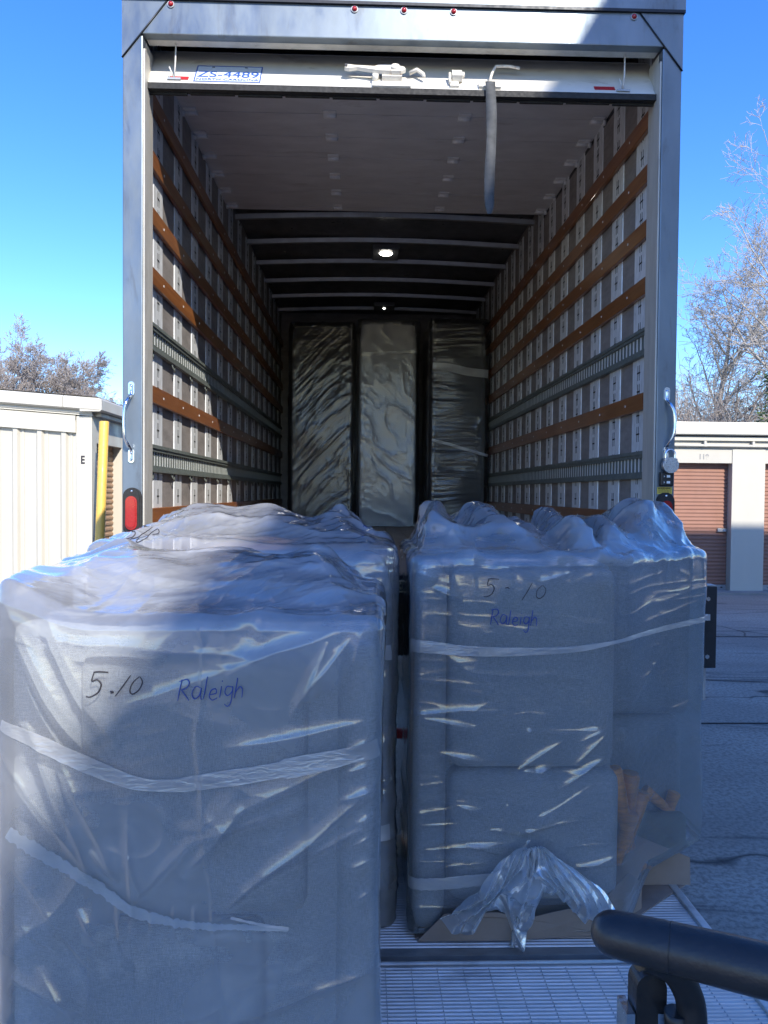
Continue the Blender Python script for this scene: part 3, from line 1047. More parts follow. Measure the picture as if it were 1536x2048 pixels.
T(m, 'license_plate', [surf('plate_white', (.62, .68, .74), .4, .0, .08, (20, 20, 20)), M['blue'], M['grey_metal']], door)
for (u0, u1) in ((-.885, -.80), (1.05, 1.145)):
    m = MB(); dslab(m, u0, u1, .028, .056, .001, .003); T(m, 'reflector', M['redtape'], door)
# latch: base plate, lever and pivot
m = MB()
dslab(m, .03, .205, .0, .062, .001, .010)
dslab(m, .075, .165, .04, .085, .010, .034)
L0 = len(m.v)
lev = [(-.105, -.012), (-.10, .024), (-.06, .014), (.03, .012), (.06, .032), (.12, .034), (.165, .018), (.172, -.004), (.15, -.026), (.05, -.026), (-.05, -.004), (-.085, -.018)]
v = [on_door(.01 + p[0], .082 + p[1] - .12 * p[0] * .35, l) for l in (.036, .052) for p in lev]
n = len(lev)
m.add(v, [(i, (i + 1) % n, n + (i + 1) % n, n + i) for i in range(n)] + [tuple(reversed(range(n))), tuple(range(n, 2 * n))])
c = on_door(.135, .078, .052)
m.tube([c - dn * .01, c + dn * .012], .018, 12)
c = on_door(.045, .050, .016)
m.tube([c - dn * .01, c + dn * .02], .014, 8)
m.tube([on_door(.20, .10, .02), on_door(.235, .105, .035), on_door(.262, .075, .03), on_door(.268, .06, .022)], [.009, .010, .009, .007], 8)
c = on_door(-.088, .085, .056)
m.box((c.x - .006, c.y - .004, c.z - .006), (c.x + .006, c.y + .002, c.z + .006), 1)
T(m, 'latch', [M['white_rust'], M['black']], door)
m = MB()
dslab(m, .385, .425, .012, .085, .001, .012); dslab(m, .395, .44, .05, .10, .012, .04)
m.tube([on_door(.40, .07, .03), on_door(.45, .075, .03)], .013, 8)
m.tube([on_door(.385, .03, .012), on_door(.385, .09, .03)], .007, 6)
T(m, 'keeper', M['white_rust'], door)
m = MB()
m.tube([on_door(.565, .05, .005), on_door(.58, .10, .03), on_door(.598, .135, .045), on_door(.66, .140, .045), on_door(.71, .132, .04)], .0065, 8)
dslab(m, .515, .615, .006, .050, .001, .014)
T(m, 'pull_handle', M['white_rust'], door)
m = MB()
pts = [(.564, 3.508, 3.462), (.566, 3.503, 3.40), (.570, 3.503, 3.30), (.572, 3.508, 3.20), (.567, 3.51, 3.08), (.566, 3.512, 2.97), (.568, 3.512, 2.872)]
ln = catmull(pts, 6)
W = [.046] * (len(ln) - 4) + [.043, .037, .028, .018]
V = []
for i, (p, w) in enumerate(zip(ln, W)):
    tw = .006 * math.sin(i * .45)
    V += [(p[0] - w / 2, p[1] - tw, p[2]), (p[0], p[1] - .002, p[2]), (p[0] + w / 2, p[1] + tw, p[2])]
    V += [(p[0] - w / 2, p[1] - tw + .003, p[2]), (p[0], p[1] + .001, p[2]), (p[0] + w / 2, p[1] + tw + .003, p[2])]
F = []
for i in range(len(ln) - 1):
    a, b = i * 6, (i + 1) * 6
    F += [(a, a + 1, b + 1, b), (a + 1, a + 2, b + 2, b + 1), (a + 3, b + 3, b + 4, a + 4), (a + 4, b + 4, b + 5, a + 5), (a, b, b + 3, a + 3), (a + 2, a + 5, b + 5, b + 2)]
m.add(V, F, 0, True)
T(m, 'pull_strap', M['strap'], door)
for x, s in ((-.862, .03), (1.178, .02)):
    m = MB()
    p0 = on_door(x, s, .006)
    m.tube([p0, (x + .006, YR + .075, 3.52), (x + .010, YR + .085, 3.72)], .0035, 6)
    m.box((x - .03, p0.y - .008, p0.z - .008), (x + .03, p0.y + .004, p0.z), 1)
    m.tube([p0, (x - .02, p0.y - .01, p0.z + .045)], .003, 5)
    T(m, 'lift_cable', [M['doorw'], M['grey_metal']], door)
for x in (-1.035, 1.372):
    m = MB()
    m.box((x - .008, 3.70, 3.700), (x + .008, 5.95, 3.775))
    T(m, 'door_track', M['dark'])

# liftgate lowered to the ground behind the truck
m = MB()
PX0, PX1 = -.97, 1.215
def ribs(mb, y0, y1, z, pitch=.0165, mi=0):
    prof = []
    y = y0
    while y < y1:
        prof += [(y, z - .004), (y + pitch * .22, z), (y + pitch * .72, z), (y + pitch * .94, z - .004)]
        y += pitch
    mb.strip([(p[0], p[1]) for p in prof], 'x', PX0 + .03, PX1 - .03, mi)
ribs(m, 2.50, 3.34, .100)
m.box((PX0 + .0, 2.46, .03), (PX1 + .0, 3.36, .0945), 1)
m.box((PX0, 2.455, .04), (PX0 + .03, 3.36, .112), 0, .004)
m.box((PX1 - .03, 2.455, .04), (PX1, 3.36, .112), 0, .004)
gate = T(m, 'liftgate', [M['alu'], M['alu_dark']])
m = MB()
ribs(m, 1.20, 2.395, .098)
m.box((PX0 + .0, 1.20, .03), (PX1 + .0, 2.40, .0935), 1)
m.box((PX1 - .03, 1.20, .03), (PX1 + .002, 2.40, .108), 0, .004)
m.box((PX0 - .002, 1.20, .03), (PX0 + .03, 2.40, .108), 0, .004)
for i in range(26):                                          # lengthwise scores in the tread
    x = PX0 + .07 + i * .082
    m.box((x, 1.21, .0955), (x + .0022, 2.39, .0979), 1)
m.prism([(1.20, .094), (1.20, .03), (.95, .02), (.95, .026)], 'x', PX0, PX1, 0)
T(m, 'ramp_flap', [M['alu'], M['alu_dark']], gate)
m = MB()
m.tube([(PX0 + .05, 2.425, .088), (.905, 2.425, .088)], .010, 10, 0)
m.tube([(.93, 2.428, .088), (PX1 - .02, 2.428, .088)], .012, 10, 1)
m.box((.885, 2.405, .092), (.935, 2.425, .104), 0, .002)
m.box((PX0 + .02, 2.397, .05), (PX1 - .03, 2.458, .078), 1)
T(m, 'hinge', [M['alu'], M['alu_dark']], gate)
for x in (-1.13, 1.505):
    m = MB()
    s = 1 if x > 0 else -1
    m.box((x - .042, 3.27, .853), (x + .032, 3.32, 1.208), 0, .003)
    m.box((x - .06, 3.285, 1.20), (x - .02, 3.44, 1.232), 1, .003)
    m.box((x - .012, 3.275, 1.208), (x + .030, 3.33, 1.213), 1)
    m.box((x - .075, 3.325, .70), (x + .014, 3.37, .86), 1)
    m.box((x - .09, 3.33, .25), (x - .05, 3.40, .86), 0)
    m.box((x - .1 if s > 0 else x, 3.37, .98), (x if s > 0 else x + .1, YR + .02, 1.10), 0)
    for z in (1.155, .905):
        bm = bmesh.new(); bmesh.ops.create_cone(bm, segments=6, radius1=.011, radius2=.010, depth=.012, cap_ends=True)
        m.bm(bm, 2, False, Matrix.Translation((x - .012, 3.263, z)) @ Matrix.Rotation(R(90), 4, 'X'))
    T(m, 'dock_bracket', [M['dark'], M['grey_metal'], M['chrome']], gate)
for x in (-.62, .95):
    m = MB()
    m.prism([(3.37, .04), (3.37, .12), (3.9, .80), (3.98, .80), (3.98, .74)], 'x', x - .03, x + .03, 0)
    T(m, 'lift_arm', M['dark'], gate)

# ------------------------------------------------------------------ padlock on the right handle
m = MB()
pl = (1.384, YR - .033, 1.735)
m.tube([(pl[0], pl[1] - .013, pl[2]), (pl[0], pl[1] + .013, pl[2])], .0355, 28, 0)
m.tube([(pl[0], pl[1] - .0145, pl[2]), (pl[0], pl[1] - .0128, pl[2])], .026, 28, 0)
m.box((pl[0] - .030, pl[1] - .0132, pl[2] + .002), (pl[0] + .030, pl[1] + .0132, pl[2] + .031), 0, .005)
sh = [(pl[0] - .021, pl[1], pl[2] + .025), (pl[0] - .021, pl[1], pl[2] + .052), (pl[0] - .012, pl[1], pl[2] + .066), (pl[0], pl[1], pl[2] + .070), (pl[0] + .012, pl[1], pl[2] + .066), (pl[0] + .021, pl[1], pl[2] + .052), (pl[0] + .021, pl[1], pl[2] + .025)]
pad = thing('padlock', pl, 'round grey steel padlock hanging from the grab handle on the right post', 'padlock')
m.build('body', M['lock'], pad)
m = MB(); m.tube(catmull(sh, 4), .0048, 10); m.build('shackle', M['chrome'], pad)

# ------------------------------------------------------------------ wrapped sofas on the liftgate
CREASES_NEAR = [(-0.325,0.601,0.030,0.897,9,9),(-0.216,0.695,0.031,0.812,6,8),(-0.296,0.349,0.037,0.470,12,14),(-0.379,1.055,-0.369,0.804,4,4),(-0.369,0.804,-0.347,0.601,4,4),(-0.347,0.601,-0.302,0.352,5,6),(-0.545,0.804,-0.530,0.621,7,7),(-0.530,0.621,-0.520,0.354,5,6),(-0.772,1.043,-0.631,0.704,9,10),(-0.833,0.968,-0.625,0.691,9,9),(-0.693,0.955,-0.570,0.691,9,10),(-0.797,0.705,-0.601,0.444,8,10),(-0.798,0.591,-0.687,0.508,7,8),(-0.798,0.459,-0.632,0.362,12,12),(-0.743,0.477,-0.675,0.362,7,8),(-0.650,0.616,-0.619,0.540,8,7),(-0.625,0.754,-0.564,0.691,8,6),(-0.539,0.741,-0.514,0.653,6,5),(-0.514,0.653,-0.391,0.778,6,12),(-0.391,0.778,-0.105,0.866,6,14),(-0.403,0.703,-0.279,0.847,8,12),(-0.279,0.847,-0.030,0.961,8,12),(-0.434,0.620,-0.427,0.551,4,4),(-0.489,0.615,-0.477,0.532,4,4),(-0.390,0.620,-0.377,0.550,4,4),(-0.564,0.628,-0.545,0.488,6,7),(-0.832,1.333,-0.415,1.305,10,9),(-0.415,1.305,-0.379,1.290,10,7),(-0.379,1.290,-0.029,1.322,10,8),(-0.379,1.287,-0.367,1.238,5,4),(-0.367,1.238,-0.384,1.001,3,3),(-0.028,1.288,-0.294,1.178,9,20),(-0.028,1.276,-0.534,1.104,7,26),(-0.034,1.240,-0.160,1.080,8,12),(0.008,1.289,-0.015,1.191,6,7),(-0.083,1.239,-0.124,1.117,7,10),(-0.832,1.285,-0.636,1.019,10,22),(-0.797,1.201,-0.678,1.001,8,14),(-0.743,1.310,-0.576,1.019,7,20),(-0.002,1.056,-0.293,1.000,7,16),(-0.654,1.238,-0.234,1.208,6,16),(-0.030,0.992,0.035,1.017,5,4),(-0.036,0.935,0.036,0.960,5,4),(-0.036,0.872,0.036,0.897,5,4),(-0.007,0.812,0.037,0.837,5,4),(-0.016,0.758,0.037,0.783,5,4),(-0.022,0.701,0.038,0.726,5,4),(-0.009,0.624,0.038,0.649,5,4)]
CREASES_RIGHT = [(0.274,0.733,0.414,0.699,8,5),(0.525,0.672,0.671,0.767,7,5),(0.726,0.691,0.824,0.794,10,7),(0.659,0.599,0.814,0.706,12,8),(0.882,0.740,0.892,0.809,8,5),(0.158,0.619,0.317,0.638,6,5),(0.167,0.532,0.318,0.539,5,5),(0.325,0.554,0.432,0.519,8,6),(0.174,0.494,0.371,0.489,6,4),(0.424,0.477,0.539,0.465,8,5),(0.539,0.465,0.782,0.511,8,6),(0.168,0.406,0.547,0.420,6,4),(0.364,0.420,0.525,0.381,7,5),(0.252,0.348,0.434,0.359,6,4),(0.168,0.375,0.297,0.367,6,5),(0.692,0.411,0.891,0.426,6,5),(0.617,0.335,0.923,0.364,8,6),(0.616,0.366,0.716,0.357,8,5),(0.754,0.334,0.922,0.410,7,7),(0.831,0.349,1.083,0.456,6,7),(0.447,0.519,0.600,0.458,6,5),(0.584,0.488,0.633,0.511,5,4),(0.570,0.427,0.450,0.297,10,8),(0.573,0.427,0.617,0.289,10,8),(0.170,0.215,0.321,0.221,5,4),(0.536,0.672,0.627,0.660,7,5),(0.597,0.660,0.650,0.683,7,5),(0.477,0.535,0.499,0.565,5,5),(0.773,0.626,0.584,0.504,5,8),(0.181,1.335,0.245,1.309,8,7),(0.242,1.282,0.325,1.242,9,7),(0.178,0.864,0.454,0.879,7,5),(0.182,0.856,0.390,0.815,8,5),(0.290,0.940,0.453,0.940,4,5),(0.155,0.985,0.441,0.963,4,9),(0.289,1.061,0.457,0.948,5,12),(0.226,1.346,0.867,1.365,10,8),(0.150,1.413,0.465,1.445,12,8),(0.511,1.378,0.588,1.303,8,5),(0.588,1.303,0.701,1.341,8,6),(0.853,0.857,1.096,0.987,5,14),(0.732,0.765,0.823,0.811,6,5),(0.557,0.796,0.580,0.811,8,4),(0.875,1.350,1.140,1.442,8,12),(0.860,1.380,0.888,1.486,7,7)]
GRP = 'film wrapped sofas standing on the liftgate'
def sofa_root(loc, label, grp):
    return thing('wrapped_sofa', loc, label, 'sofa', grp)

# nearest, on the left
s1 = sofa_root((-.4, 2.15, .1), 'big grey sofa on end in crumpled film, nearest, left half sunlit', GRP)
m = MB()
rblock(m, (-.842, 1.852, .105), (.049, 2.51, 1.28), .03, 14, (.01, .0, .01))
m.build('body', M['fabric'], s1)
m = MB(); rblock(m, (-.665, 1.816, .585), (-.125, 1.93, 1.215), .035, 16, (.0, .010, .0)); m.build('cushion', M['fabric'], s1)
m = MB(); rblock(m, (-.655, 1.818, .118), (-.225, 1.93, .575), .035, 16, (.0, .010, .0)); m.build('cushion', M['fabric'], s1)
m = MB(); rblock(m, (-.055, 1.820, .118), (.047, 1.96, 1.245), .042, 14, (.0, .0, .0)); m.build('arm', M['fabric'], s1)
def rise1(x, y):
    r = .115 + .018 * np.sin(x * 7 + 1.0) + .014 * np.sin(x * 17 + y * 9)
    return r * sstep(y, 1.78, 2.30) * (1 - .55 * sstep(-x, .55, .85))
film1, bv1 = shell('plastic_wrap', [(-.845, 1.795), (.055, 1.795), (.062, 2.54), (-.945, 2.54)], .102, 1.305, ((-.60, 2.33), (-.28, 2.33)), rise1, s1, M['film'],
                   CREASES_NEAR, seed=3, fine=.0032, coarse=.013, dz=.0036, r=.055, er=.03, fine_y=1.90, top_amp=.026, face_amp=.0022, bag=.014, stretch=(1.4, 1.4, 1.8), ntop=170, soft=.5, camp=1.15, toplift=lambda x, y: .075 * sstep(-x, .62, .86) + .006)
ribbon(bv1, [(-.835, 1.053), (-.764, 1.026), (-.673, .982), (-.587, .944), (-.517, .919), (-.442, .912), (-.373, .92), (-.257, .937), (-.117, .963), (-.023, .982), (.044, .996)],
       lambda t: .026 + .012 * abs(math.sin(t * 7)) + (.012 if t > .75 else 0), 'wrap_band', M['tape'], s1, n=12, ragged=.03)
ribbon(bv1, [(-.815, .805), (-.724, .748), (-.625, .688), (-.533, .621), (-.44, .592), (-.353, .581), (-.265, .577), (-.165, .569)],
       lambda t: .026 * (1 - t) ** .8 + .006, 'wrap_band', M['film_tail'], s1, lift=.005, n=16, ragged=.28)
ribbon(bv1, [(-.30, .60), (-.23, .583), (-.165, .572)], .006, 'wrap_band', M['tape'], s1, lift=.006, n=10, ragged=.3)
handwriting(bv1, '5.', -.628, 1.124, .050, [.95, .9], 1.0, s1, M['ink'], .12, .0042, 2)
handwriting(bv1, '10', -.566, 1.128, .042, [.62, .9], 1.0, s1, M['ink'], .35, .0034, 3)
handwriting(bv1, 'Raleigh', -.425, 1.112, .046, [.66, .58, .28, .52, .26, .52, .5], .95, s1, M['ink_blue'], .10, .0030, 5, rise=.06)

# behind it, on the left
s2 = sofa_root((-.4, 3.0, .1), 'grey sofa in film standing behind the nearest one, by the left truck post', GRP)
m = MB(); rblock(m, (-.90, 2.66, .105), (.108, 3.32, 1.35), .06, 12, (.01, .01, .01)); m.build('body', M['fabric'], s2)
m = MB(); rblock(m, (-.80, 2.635, .70), (-.10, 2.72, 1.32), .045, 10, (0, .004, 0)); m.build('cushion', M['fabric'], s2)
def rise2(x, y):
    r = .115 + .02 * np.sin(x * 9) + .015 * np.sin(x * 21 + y * 5)
    return r * sstep(y, 2.62, 3.15) - .03 * sstep(-x, .80, 1.0)
film2, bv2 = shell('plastic_wrap', [(-.935, 2.615), (.125, 2.615), (.122, 3.36), (-1.0, 3.36)], .102, 1.415, ((-.70, 3.08), (-.24, 3.08)), rise2, s2, M['film'],
                   (), seed=17, fine=.006, coarse=.016, dz=.006, r=.06, er=.05, fine_y=2.7, top_amp=.034, face_amp=.005, bag=.01, ntop=130)
ribbon(bv2, [(-.9, 1.00), (-.5, .95), (.0, 1.04), (.105, 1.055)], .05, 'wrap_band', M['tape'], s2, n=10, ragged=.04, y0=2.58)
ribbon(bv2, [(-.9, .44), (-.5, .42), (.0, .43), (.105, .435)], .05, 'wrap_band', M['tape'], s2, n=10, ragged=.04, y0=2.58)
handwriting(bv2, '5/0', -.845, 1.425, .040, [1.0, .75, .9], 1.25, s2, M['ink'], .2, .0036, 8, y0=2.3)

handwriting(bv2, '~', .005, 1.462, .030, .8, 1.0, s2, M['ink_blue'], .2, .0040, 9, y0=2.3)
# right hand stack
s3 = sofa_root((.7, 3.0, .1), 'blue grey sofa on end in film with a cardboard base, right side of the platform', GRP)
m = MB()
rblock(m, (.175, 2.68, .118), (.90, 3.30, 1.36), .05, 12, (.008, .0, .01))
m.build('body', M['fabric'], s3)
m = MB(); rblock(m, (.178, 2.56, .110), (.292, 2.80, 1.375), .05, 16, (.0, .0, .0)); m.build('arm', M['fabric'], s3)
m = MB(); rblock(m, (.30, 2.565, .665), (.868, 2.72, 1.350), .045, 14, (.0, .022, .0)); m.build('cushion', M['fabric'], s3)
m = MB(); rblock(m, (.305, 2.575, .20), (.895, 2.72, .655), .05, 14, (.0, .020, .0)); m.build('cushion', M['fabric'], s3)
m = MB(); rblock(m, (.885, 2.965, .735), (1.30, 3.32, 1.405), .035, 10, (.006, .006, .0)); m.build('seat_base', M['fabric'], s3)
m = MB(); rblock(m, (.885, 2.975, .118), (1.275, 3.32, .725), .035, 10, (.006, .006, .0)); m.build('seat_base', M['fabric'], s3)
# loose wooden feet bagged beside the lower cushion
for (x, y, z, rz, rx, L, r) in ((.945, 2.70, .47, -.22, .1, .30, .9), (.985, 2.76, .43, .06, -.1, .30, 1.0), (1.025, 2.80, .385, .30, .15, .22, .9), (.955, 2.70, .36, .25, -.2, .20, .8),
                                (1.17, 2.93, .40, -.9, .1, .15, .7), (1.215, 2.935, .375, .3, 0, .13, .7)):
    m = MB()
    d = Vector((math.sin(rz), math.sin(rx) * .3, math.cos(rz))).normalized() * L / 2
    c = Vector((x, y + .02, z))
    m.tube([c - d, c - d * .96, c + d * .9, c + d], [.016 * r, .022 * r, .036 * r, .03 * r], 12)
    m.build('wooden_foot', M['orange'], s3)
m = MB(); rblock(m, (1.02, 2.90, .22), (1.27, 2.96, .37), .03, 8, (0, .01, 0)); m.build('feet_bag', M['olive'], s3)
# cardboard tray folded up round the foot of the stack
m = MB()
def sheet(poly3, th=(0, -.004, 0)):
    n = len(poly3)
    v = list(poly3) + [(p[0] + th[0], p[1] + th[1], p[2] + th[2]) for p in poly3]
    m.add(v, [tuple(range(n)), tuple(reversed(range(n, 2 * n)))] + [(i, (i + 1) % n, n + (i + 1) % n, n + i) for i in range(n)])
m.prism([(.19, 2.54), (.84, 2.54), (1.255, 2.885), (1.255, 3.30), (.19, 3.30)], 'z', .102, .107)
sheet([(.195, 2.528, .104), (.285, 2.520, .20), (.46, 2.520, .205), (.56, 2.518, .185), (.70, 2.520, .215), (.80, 2.525, .19), (.86, 2.55, .11), (.5, 2.528, .104)])
sheet([(.82, 2.545, .108), (.82, 2.545, .225), (.95, 2.655, .27), (1.02, 2.715, .20), (1.02, 2.715, .108)])
sheet([(.93, 2.878, .110), (.93, 2.878, .345), (1.0, 2.876, .325), (1.265, 2.876, .215), (1.268, 2.876, .110)])
m.build('cardboard_tray', M['card'], s3)
def rise3(x, y):
    lump = (.20 * np.exp(-((x - .24) / .085) ** 2) + .155 * np.exp(-((x - .46) / .10) ** 2) + .07 * np.exp(-((x - .62) / .05) ** 2) + .125 * np.exp(-((x - .76) / .055) ** 2)
            + .10 * np.exp(-((x - .88) / .05) ** 2) + .175 * np.exp(-((x - 1.08) / .13) ** 2) + .165 * np.exp(-((x - 1.29) / .11) ** 2))
    return lump * (.72 + .28 * sstep(y, 2.6, 3.1)) + .015 * np.sin(x * 31 + y * 13)
film3, bv3 = shell('plastic_wrap', [(.165, 2.535), (.885, 2.535), (1.318, 2.885), (1.318, 3.36), (.165, 3.36)], .125, 1.395,
                   ((.40, 3.06), (1.13, 3.13)), rise3, s3, M['film_clear'], CREASES_RIGHT, seed=29, fine=.0034, coarse=.014, dz=.0036, r=.045, er=.03, fine_y=3.0,
                   top_amp=.036, face_amp=.0018, bag=.007, stretch=(1.2, 1.2, 5), edge_w=.16, ntop=170, camp=.85, lift=lambda x, y: .16 * sstep(x, .90, 1.04) * (y < 3.2))
ribbon(bv3, [(.152, 1.094), (.231, 1.09), (.348, 1.078), (.533, 1.075), (.702, 1.083), (.80, 1.098), (.87, 1.112), (.916, 1.119), (1.002, 1.124), (1.132, 1.129), (1.278, 1.132), (1.338, 1.133)], lambda t: .034 * max(0, 1 - 2 * t) ** 1.0 + .012 + .014 * max(0, t - .55) * 2, 'wrap_band', M['tape'], s3, n=12, ragged=.06)
ribbon(bv3, [(.155, .295), (.256, .295), (.374, .306), (.458, .311)], .040, 'wrap_band', M['tape'], s3, n=12, ragged=.08)
handwriting(bv3, '5-', .408, 1.262, .056, [1.15, .6], 1.0, s3, M['ink'], .1, .0034, 11)
handwriting(bv3, '10', .532, 1.252, .050, [.85, .9], 1.15, s3, M['ink'], .16, .0030, 12)
handwriting(bv3, 'Raleigh', .428, 1.168, .050, [.60, .55, .26, .5, .24, .5, .5], .9, s3, M['ink_blue'], .06, .0038, 13, rise=-.03)
# gathered end of the bag, tied and hanging in front
nu, nvv = 150, 110
U, V = np.meshgrid(np.linspace(-1, 1, nu), np.linspace(0, 1, nvv))
hang = .12 + .19 * np.exp(-((U + .16) / .16) ** 2) + .09 * np.exp(-((U + .75) / .25) ** 2) + .07 * np.exp(-((U - .62) / .25) ** 2)
co = np.zeros((nvv, nu, 3))
co[..., 0] = .572 + U * (.025 + .27 * V ** .75) + .012 * np.sin(V * 8 + U * 3)
co[..., 2] = .440 - V * hang - .09 * V * np.abs(U) ** .8
co[..., 1] = 2.505
pl_ = np.abs(((U * 5.5 + .5 * np.sin(V * 5 + U * 4) + .8 * vn(co * 9, 77)) % 1) * 2 - 1)
co[..., 1] -= pl_ * (.014 + .022 * V) + .040 * crumple(co, 71, 5) + .02 * crumple(co, 72, 13) + .02 * np.sin(V * math.pi)
film3b, _ = grid_object('film_tail', co, M['film_tail'], s3, closed_u=False, bunch=.25 + .5 * (1 - V) + .4 * crumple(co, 73, 8))
m = MB()
m.tube(catmull([(.575, 2.487, .44), (.570, 2.478, .36), (.548, 2.470, .27), (.520, 2.474, .19), (.505, 2.478, .115)], 6), [.004 + .008 * abs(math.sin(i * .7)) for i in range(25)], 8)
m.build('film_twist', M['tape'], s3)

# ------------------------------------------------------------------ sofas already loaded at the front of the bay
GRP2 = 'film wrapped sofas standing at the front of the cargo bay'
for (x0, x1, y, zt, fab, film_m, lab, sd) in (
        (-.82, -.088, 8.50, 3.50, 'fabric_dark', 'film_dark', 'dark sofa wrapped in creased film at the left of the bay end', 41),
        (-.068, .612, 8.35, 3.50, 'fabric_mid', 'film_dark', 'silvery pale sofa in shiny film between two darker ones at the bay end', 53),
        (.695, 1.335, 8.10, 3.47, 'fabric_dark', 'film_dark', 'dark sofa in film bound by two white bands, next to the right wall', 67)):
    r_ = thing('wrapped_sofa', ((x0 + x1) / 2, y + .4, FZ), lab, 'sofa', GRP2)
    m = MB(); rblock(m, (x0 + .03, y + .05, FZ + .005), (x1 - .03, y + .85, zt - .06), .06, 10, (.008, .01, .0)); m.build('body', M[fab], r_)
    kw = {41: dict(stretch=(1.6, 1.6, 4.5), shear=-.9, face_amp=.0030), 53: dict(stretch=(3.2, 3.2, 2.2), shear=.5, face_amp=.0034), 67: dict(stretch=(.7, .7, 8), face_amp=.004)}[sd]
    fl, bv = shell('plastic_wrap', [(x0, y), (x1, y), (x1, y + .9), (x0, y + .9)], FZ + .004, zt - .03, ((x0 + .25, y + .45), (x1 - .25, y + .45)), lambda a, b: .02 + 0 * a, r_, M[film_m],
                   (), seed=sd, fine=.007, coarse=.05, dz=.007, r=.06, er=.04, fine_y=y + .1, top_amp=.02, bag=.010, ntop=20, soft=.25, **kw)
    if sd == 67:
        ribbon(bv, [(.73, 2.93), (.9, 2.92), (1.1, 2.88), (1.32, 2.86)], .085, 'wrap_band', M['tape'], r_, y0=7.8, n=8)
        ribbon(bv, [(.73, 2.16), (.9, 2.12), (1.1, 2.06), (1.32, 2.0)], .03, 'wrap_band', M['tape'], r_, y0=7.8, n=8)
    if sd == 53:
        ribbon(bv, [(-.05, 3.09), (.2, 3.10), (.4, 3.12), (.585, 3.13)], .035, 'wrap_band', M['film_dark'], r_, y0=8.0, n=8)

# ------------------------------------------------------------------ hand truck, its padded handle in the near corner
ht = thing('hand_truck', (.30, .62, 0), 'hand truck with a thick black padded handle, cut off by the near right corner', 'hand truck')
m = MB()
hp = [(.222, .656, 1.217), (.264, .635, 1.217), (.329, .60, 1.218), (.45, .54, 1.216), (.60, .49, 1.205)]
ln = catmull(hp, 8)
def cap(p0, d, r):
    return [(p0[0] - d.x * r * math.cos(a), p0[1] - d.y * r * math.cos(a), p0[2] - d.z * r * math.cos(a)) for a in np.linspace(0, math.pi / 2, 7)[:-1]], [r * max(.03, math.sin(a)) for a in np.linspace(0, math.pi / 2, 7)[:-1]]
d0 = (Vector(ln[1]) - Vector(ln[0])).normalized()
cp, cr = cap(ln[0], d0, .0188)
m.tube(cp + ln, cr + [.0190 + .0022 * min(1, i / 14) for i in range(len(ln))], 24)
m.build('handle_grip', surf('rubber_grip', (.022, .022, .024), .38, 0, .25, (9, 9, 9), 4, .12, 240, rvar=.06), ht)
m = MB()
i = 8
m.tube([ln[i], Vector(ln[i]).lerp(Vector(ln[i + 1]), .16)], .0206, 24); m.build('grip_seam', M['black'], ht)
m = MB()
m.tube(catmull([(.243, .645, 1.204), (.272, .648, 1.190), (.287, .65, 1.166), (.291, .65, 1.14), (.291, .65, 1.10)], 6), .0125, 12)
m.build('bracket', M['black'], ht)
m = MB()
m.tube([(.278, .652, 1.150), (.278, .652, 1.138)], .0105, 16, 1); m.tube([(.278, .652, 1.14), (.285, .70, .12)], .0082, 16, 0)
m.tube([(.56, .515, 1.20), (.55, .70, .12)], .0125, 16, 0)
m.build('upright', [M['grey_metal'], M['black']], ht)
m = MB()
m.prism([(.262 + p[0], 1.100 + p[1]) for p in stadium(.0275, .145)], 'y', .668, .690, 0)
for dx in (-.0142, .0142):
    m.box((.262 + dx - .0012, .666, .90), (.252 + dx + .0012, .692, 1.138), 1)
m.box((.2485, .672, .12), (.2755, .690, 1.10), 0)
m.build('latch_arm', [M['black'], M['chrome']], ht)
m = MB()
m.box((.20, .66, .10), (.58, .74, .14)); m.box((.20, .74, .02), (.58, .98, .028))
m.box((.22, .72, .02), (.26, .75, .12)); m.box((.52, .72, .02), (.56, .75, .12))
m.build('toe_plate', M['dark'], ht)
for x in (.17, .61):
    m = MB(); m.tube([(x - .025, .66, .11), (x + .025, .66, .11)], .11, 24); m.tube([(x - .03, .66, .11), (x + .03, .66, .11)], .05, 16, 1)
    m.build('wheel', [M['rubber'], M['grey_metal']], ht)

# ------------------------------------------------------------------ storage buildings
def corrug(mb, x0, x1, y, z0, z1, pitch=.245, d=.03, mi=0):
    prof = []
    x = x0
    while x < x1 - .01:
        for (u, dd) in ((0, 0), (.30, 0), (.38, -d), (.56, -d), (.64, 0), (.70, 0), (.72, -d * .25), (.80, -d * .25), (.82, 0)):
            xx = x + u * pitch
            if xx < x1:
                prof.append((xx, y + dd))
        x += pitch
    prof.append((x1, y))
    n = len(prof)
    mb.add([(p[0], p[1], z0) for p in prof] + [(p[0], p[1], z1) for p in prof], [(i, i + 1, n + i + 1, n + i) for i in range(n - 1)], mi)
def rollup(mb, axis, a, b, z0, z1, depth, mi=0, pitch=.062, amp=.011):
    prof = []
    z = z0
    k = 0
    while z < z1:
        prof += [(depth, z), (depth, z + pitch * .35), (depth - amp, z + pitch * .55), (depth - amp, z + pitch * .85)]
        z += pitch
    prof.append((depth, z1))
    if axis == 'x':
        mb.strip(prof, 'x', a, b, mi)
    else:
        sg = 1
        mb.strip([(p[0], p[1]) for p in prof], 'y', a, b, mi)

